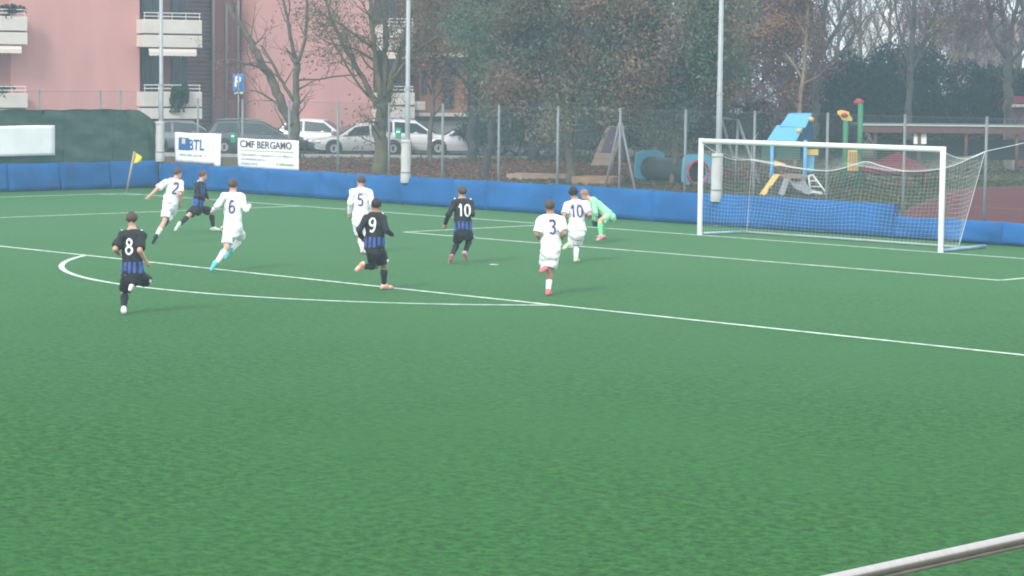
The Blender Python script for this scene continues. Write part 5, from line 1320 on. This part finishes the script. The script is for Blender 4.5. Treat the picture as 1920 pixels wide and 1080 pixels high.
# swing frame
t = thing('swing_frame', 'grey steel swing frame behind the goal corner', 'swing', G(1395, 86))
ap1 = P(1384, 226, 85.0); ap2 = P(1352, 222, 89.0)
for ap, gx, gx2, D in ((ap1, 1378, 1424, 85.0), (ap2, 1346, 1385, 89.0)):
    bar(t, 'leg', ap, G(gx, D), .05, m_galv); bar(t, 'leg', ap, G(gx2, D-.6), .05, m_galv)
bar(t, 'crossbar', ap1, ap2, .05, m_galv)
for k in (.35, .6):
    pz = ap1+(ap2-ap1)*k; g_ = np.array([pz[0], pz[1], ground_z(pz)+.5])
    bar(t, 'chain', pz-HR*.2, g_-HR*.2, .01, m_galv, 4); bar(t, 'chain', pz+HR*.2, g_+HR*.2, .01, m_galv, 4)
    mb = MB(); mb.box(g_, .46, .18, .04, ax=HR, ay=HF); mb.build('seat', m_plastic, t)
# play tower with blue roof
D0 = 80.0; t = thing('play_tower', 'play tower with stepped sky blue roof behind the goal', 'play tower', G(1480, D0))
gx0, gx1 = 1440, 1522
posts = [(1446, D0-.7), (1508, D0-.7), (1452, D0+.9), (1514, D0+.9)]
for x, D in posts:
    g_ = G(x, D); bar(t, 'post', g_, np.array([g_[0], g_[1], P(x, 262, D)[2]]), .06, m_pdgreen if D > D0 else m_pblue)
zpl = P(1480, 330, D0)[2]; zwall = P(1480, 266, D0)[2]
c = G(1480, D0+.1); mb = MB(); mb.box((c[0], c[1], zpl), 1.25, 1.7, .08, ax=HR, ay=HF); mb.build('platform', m_wood, t)
def cp(x, y, D): return P(x, y, D)
board(t, 'side_panel', [cp(1428, 300, D0-.6), cp(1500, 300, D0-.6), cp(1500, 264, D0-.6), cp(1428, 264, D0-.6)], .04, m_pdgreen)
# two stepped roof panels, each with thickness, and the far slope
board(t, 'roof_panel', [cp(1438, 264, D0-.8), cp(1492, 266, D0-.8), cp(1508, 236, D0), cp(1456, 236, D0)], .06, m_pblue, .01)
board(t, 'roof_panel', [cp(1462, 238, D0-.12), cp(1510, 240, D0-.12), cp(1522, 214, D0+.6), cp(1478, 214, D0+.6)], .06, m_pblue, .01)
board(t, 'roof_panel', [cp(1480, 213, D0+.66), cp(1522, 213, D0+.66), cp(1530, 262, D0+1.7), cp(1484, 262, D0+1.7)], .06, m_pblue, .01)
for x, y, D in ((1521, 224, D0+.4), (1498, 246, D0-.3)):
    mb = MB(); c = cp(x, y, D-.08); mb.ball(c, (.10, .10, .09), 8, 6); mb.build('finial', m_pyel, t, smooth=True)
mb = MB(); q = [cp(1444, 313, D0-.75), cp(1476, 308, D0-.75), cp(1445, 298, D0-.75)]; mb.add([p_-HF*.02 for p_ in q]+[p_+HF*.02 for p_ in q], [(0, 1, 2), (5, 4, 3), (0, 3, 4, 1), (1, 4, 5, 2), (2, 5, 3, 0)]); mb.build('gable', m_pyel, t)
board(t, 'sign_panel', [cp(1510, 291, D0-.6), cp(1534, 291, D0-.6), cp(1534, 280, D0-.6), cp(1510, 280, D0-.6)], .05, m_pyel)
board(t, 'side_panel', [cp(1510, 322, D0-.55), cp(1525, 322, D0-.55), cp(1527, 292, D0-.55), cp(1512, 292, D0-.55)], .05, m_cyan)
mb = MB(); a0 = cp(1492, 342, D0-.9); a1 = cp(1516, 372, D0-2.6); a1[2] = ground_z(a1)+.12
for s in (-1, 0, 1):
    pass
sl_d = unit(a1-a0); sl_s = unit(np.cross(sl_d, (0, 0, 1)))
g = np.array([[a0+(a1-a0)*u+sl_s*v*.26+np.array([0, 0, .14*abs(v)**3-.12*math.sin(math.pi*u)]) for v in (-1, -.8, -.4, 0, .4, .8, 1)] for u in np.linspace(0, 1, 10)])
mb.grid(g); o = mb.build('slide', m_slide, t, smooth=True); o.modifiers.new('s', 'SOLIDIFY').thickness = .02
mb = MB(); a, b, c, d = cp(1436, 372, D0-1.6), cp(1452, 372, D0-1.6), cp(1466, 330, D0-.75), cp(1450, 330, D0-.75)
for k in range(6): mb.tube([a+(d-a)*k/5, b+(c-b)*k/5], .02, 5); mb.tube([a+(b-a)*k/5, d+(c-d)*k/5], .02, 5)
o = mb.build('climbing_net', m_plastic, t); o['kind'] = 'stuff'
board(t, 'ramp', [cp(1418, 374, D0-1.5), cp(1430, 374, D0-1.5), cp(1462, 328, D0-.8), cp(1450, 328, D0-.8)], .05, m_pyel)
board(t, 'ramp', [cp(1455, 376, D0-1.5), cp(1466, 376, D0-1.5), cp(1482, 335, D0-.8), cp(1470, 335, D0-.8)], .05, m_slide)
# white ladder frame
t = thing('ladder_frame', 'white metal ladder frame beside the play tower', 'ladder', G(1532, 78.8))
L_ = [P(1516, 330, 78.8), P(1524, 328, 78.8), G(1551, 78.2), G(1520, 78.8)]
L_[2][2] += .05; L_[3][2] += .05
for i, j in ((0, 1), (1, 2), (2, 3), (3, 0)): bar(t, 'rail', L_[i], L_[j], .028, m_steelw)
for k in (.3, .6): bar(t, 'rung', L_[1]+(L_[2]-L_[1])*k, L_[0]+(L_[3]-L_[0])*k, .02, m_steelw)
bar(t, 'leg', L_[1], G(1536, 80.2), .028, m_steelw)
# spring seat disc
t = thing('spring_seat', 'small white round seat on the ground below the ladder frame', 'seat', G(1530, 77.4))
q = G(1530, 77.4); mb = MB(); mb.tube([q+np.array([0, 0, z_]) for z_ in (.16, .17, .20, .21)], [.15, .2, .2, .15], 16); mb.build('seat', m_steelw, t); bar(t, 'leg', q, q+np.array([0, 0, .17]), .05, m_galv)
# activity panel: green posts, yellow boards
D1 = 82.0; t = thing('activity_panel', 'pair of green posts with a yellow wavy board and a red cap', 'play panel', G(1597, D1))
for x, yt in ((1583, 226), (1610, 194)):
    g_ = G(x, D1); bar(t, 'post', g_, np.array([g_[0], g_[1], P(x, yt, D1)[2]]), .09, m_pgreen, 10)
mb = MB(); q = [P(x, y, D1-.12) for x, y in ((1570, 208), (1578, 206), (1586, 208), (1592, 210), (1593, 216), (1598, 222), (1597, 227), (1588, 226), (1579, 225), (1576, 219), (1570, 213))]; k = len(q)
mb.add([p_-HF*.03 for p_ in q]+[p_+HF*.03 for p_ in q], [tuple(range(k)), tuple(reversed(range(k, 2*k)))]+[(i, k+i, k+(i+1) % k, (i+1) % k) for i in range(k)]); wv = mb.build('wavy_board', m_pyel, t)
mb = MB(); mb.ball(P(1583, 216, D1-.16), (.12, .12, .08), 10, 6); mb.build('emblem', m_pred, wv, smooth=True)
mb = MB(); mb.tube([P(1610, 196, D1), P(1610, 190, D1), P(1610, 185, D1)], [.16, .18, .05], 12); mb.build('cap', m_pred, t, smooth=True)
board(t, 'yellow_panel', [P(1589, 320, D1-.1), P(1614, 320, D1-.1), P(1614, 281, D1-.1), P(1589, 281, D1-.1)], .05, m_pyel)
for k in range(1, 5): board(t, 'slot', [P(1589+5*k-.8, 317, D1-.16), P(1589+5*k+.8, 317, D1-.16), P(1589+5*k+.8, 285, D1-.16), P(1589+5*k-.8, 285, D1-.16)], .02, m_wood)
# playhouse with maroon roof
D2 = 84.0; t = thing('playhouse', 'open playhouse with maroon pyramid roof seen through the goal net', 'playhouse', G(1682, D2))
ey = [P(1602, 321, D2-1.0), P(1742, 322, D2-1.0), P(1738, 316, D2+1.3), P(1612, 316, D2+1.3)]; pk = P(1684, 284, D2)
for i in range(4): 
    mb = MB(); a, b = ey[i], ey[(i+1) % 4]; nn = np.array([0, 0, -.05]); mb.add([a, b, pk, a+nn, b+nn, pk+nn], [(0, 1, 2), (5, 4, 3), (0, 3, 4, 1)]); mb.build('roof_panel', m_maroon, t)
for e in ey:
    q = e+(np.array([pk[0], pk[1], e[2]])-e)*.12; bar(t, 'post', q+np.array([0, 0, .03]), np.array([q[0], q[1], ground_z(q)]), .06, m_brownpost)
a = P(1628, 372, D2-.5); board(t, 'rail', [P(1622, 346, D2-.85), P(1722, 347, D2-.85), P(1722, 342, D2-.85), P(1622, 341, D2-.85)], .05, m_brownpost)
mb = MB(); mb.box(G(1682, D2)+np.array([0, 0, .35]), 1.6, .4, .06, ax=HR, ay=HF); mb.build('bench', m_wood, t)
# long open shelter
D3 = 95.0; t = thing('open_shelter', 'long flat roofed open shelter at the back of the playground', 'shelter', G(1770, D3))
a, b = P(1612, 236, D3), P(1960, 240, D3); zt = 2.25
for nm, o0, o1, z_, th, mt in (('roof', 0, 3.0, zt, .10, m_pdgreen), ('fascia', -.06, -.005, zt+.02, .05, m_foam), ('beam', -.05, .10, zt-.17, .22, m_brownpost)):
    mb = MB(); c = (a+b)/2+HF*(o0+o1)/2; c[2] = z_; mb.box(c, np.linalg.norm((b-a)[:2]), o1-o0, th, ax=HR, ay=HF); mb.build(nm, mt, t)
for x in (1640, 1722, 1810, 1905):
    for dd in (.3, 2.7):
        g_ = G(x, D3+dd); bar(t, 'post', g_, np.array([g_[0], g_[1], zt-.06]), .07, m_brownpost)
for xa, xb in ((1713, 1722), (1727, 1737)): board(t, 'notice', [P(xa, 270, D3+.2), P(xb, 270, D3+.2), P(xb, 249, D3+.2), P(xa, 249, D3+.2)], .03, m_white_print)
board(t, 'back_panel', [P(1640, 300, D3+2.8), P(1930, 300, D3+2.8), P(1930, 262, D3+2.8), P(1640, 262, D3+2.8)], .05, m_pdgreen)
# bench, bin, kiosk
t = thing('bench', 'long low bench on the red court behind the near goalpost', 'bench', G(1815, 70.5))
a, b = P(1768, 400, 71.5), P(1862, 405, 69.6); b[2] = a[2]; d = unit(b-a); c = (a+b)/2
mb = MB(); mb.box(c, np.linalg.norm(b-a), .32, .05, ax=d); mb.build('seat', m_foam, t, bevel=.008)
for k in (.15, .82):
    q = a+(b-a)*k; z0 = ground_z(q); mb = MB(); mb.box((q[0], q[1], (q[2]+z0)/2-.02), .30, .26, q[2]-z0-.01, ax=d); mb.build('leg', m_brown, t)
t = thing('waste_bin', 'pale waste bin on the grass at the right edge', 'bin', G(1894, 99))
q = G(1894, 99); mb = MB(); mb.tube([q, q+np.array([0, 0, .05]), q+np.array([0, 0, .72])], [.20, .22, .27], 14); mb.build('body', m_foam, t, smooth=True)
mb = MB(); mb.tube([q+np.array([0, 0, .73]), q+np.array([0, 0, .78])], [.29, .27], 14); mb.build('lid', m_galv, t)
t = thing('kiosk', 'small kiosk with red pitched roof cut by the right edge', 'kiosk', G(1925, 104))
q = G(1925, 104); mb = MB(); mb.box(q+np.array([0, 0, 1.25]), 1.7, 2.0, 2.5, ax=HR, ay=HF); mb.build('wall', m_brown, t)
zt = P(1925, 195, 104)[2]
for s in (-1, 1):
    e0 = q+HF*s*1.35; r0 = q.copy(); hw = HR*1.05
    quad_ = [np.array([*(e0-hw)[:2], zt]), np.array([*(e0+hw)[:2], zt]), np.array([*(r0+hw)[:2], zt+.3]), np.array([*(r0-hw)[:2], zt+.3])]
    board(t, 'roof_panel', quad_, .08, m_maroon)
mb = MB(); mb.box(np.array([q[0], q[1], zt-.06])-HF*1.4, 2.2, .06, .12, ax=HR, ay=HF); mb.build('fascia', m_foam, t)

# ================================================================== NEAR HANDRAIL
m_rail2 = M('brushed_rail', (0.50, 0.48, 0.46), 0.32, metal=0.75, var=0.06, scale=6, stretch=(1, 20, 1))
t = thing('handrail', 'steel handrail of the stand crossing the lower right corner', 'handrail', (33.5, -41, 0))
zr_ = 2.750
mb = MB(); mb.tube([(33.5, -43.6, zr_), (33.5, -35.0, zr_)], 0.0150, 20); mb.build('top_rail', m_rail2, t, smooth=True)
mb = MB(); mb.tube([(33.5, -43.6, zr_-.024), (33.5, -35.0, zr_-.024)], 0.0068, 14); mb.build('lower_rail', M('dark_rail', (0.22, 0.19, 0.18), 0.5, metal=0.4, var=0.2, scale=8), t, smooth=True)
for y in (-43.5, -38.2, -35.1):
    mb = MB(); mb.tube([(33.5, y, -0.05), (33.5, y, zr_-.032)], 0.015, 12); mb.build('post', m_rail2, t, smooth=True)

# ================================================================== HAZE
mb = MB(); lo = np.array([-330, -330, -1.2]); hi = np.array([330, 330, 17.0])
mb.hexa([(lo[0], lo[1], lo[2]), (hi[0], lo[1], lo[2]), (hi[0], hi[1], lo[2]), (lo[0], hi[1], lo[2]), (lo[0], lo[1], hi[2]), (hi[0], lo[1], hi[2]), (hi[0], hi[1], hi[2]), (lo[0], hi[1], hi[2])])
m_haze = bpy.data.materials.new('haze'); m_haze.use_nodes = True; nt = m_haze.node_tree; nt.nodes.clear()
ho = nt.nodes.new('ShaderNodeOutputMaterial'); hv = nt.nodes.new('ShaderNodeVolumePrincipled')
hv.inputs['Color'].default_value = (0.64, 0.87, 1.0, 1); hv.inputs['Density'].default_value = 0.0015; hv.inputs['Anisotropy'].default_value = 0.0
nt.links.new(hv.outputs[0], ho.inputs['Volume'])
tag(mb.build('haze', m_haze), kind='stuff')
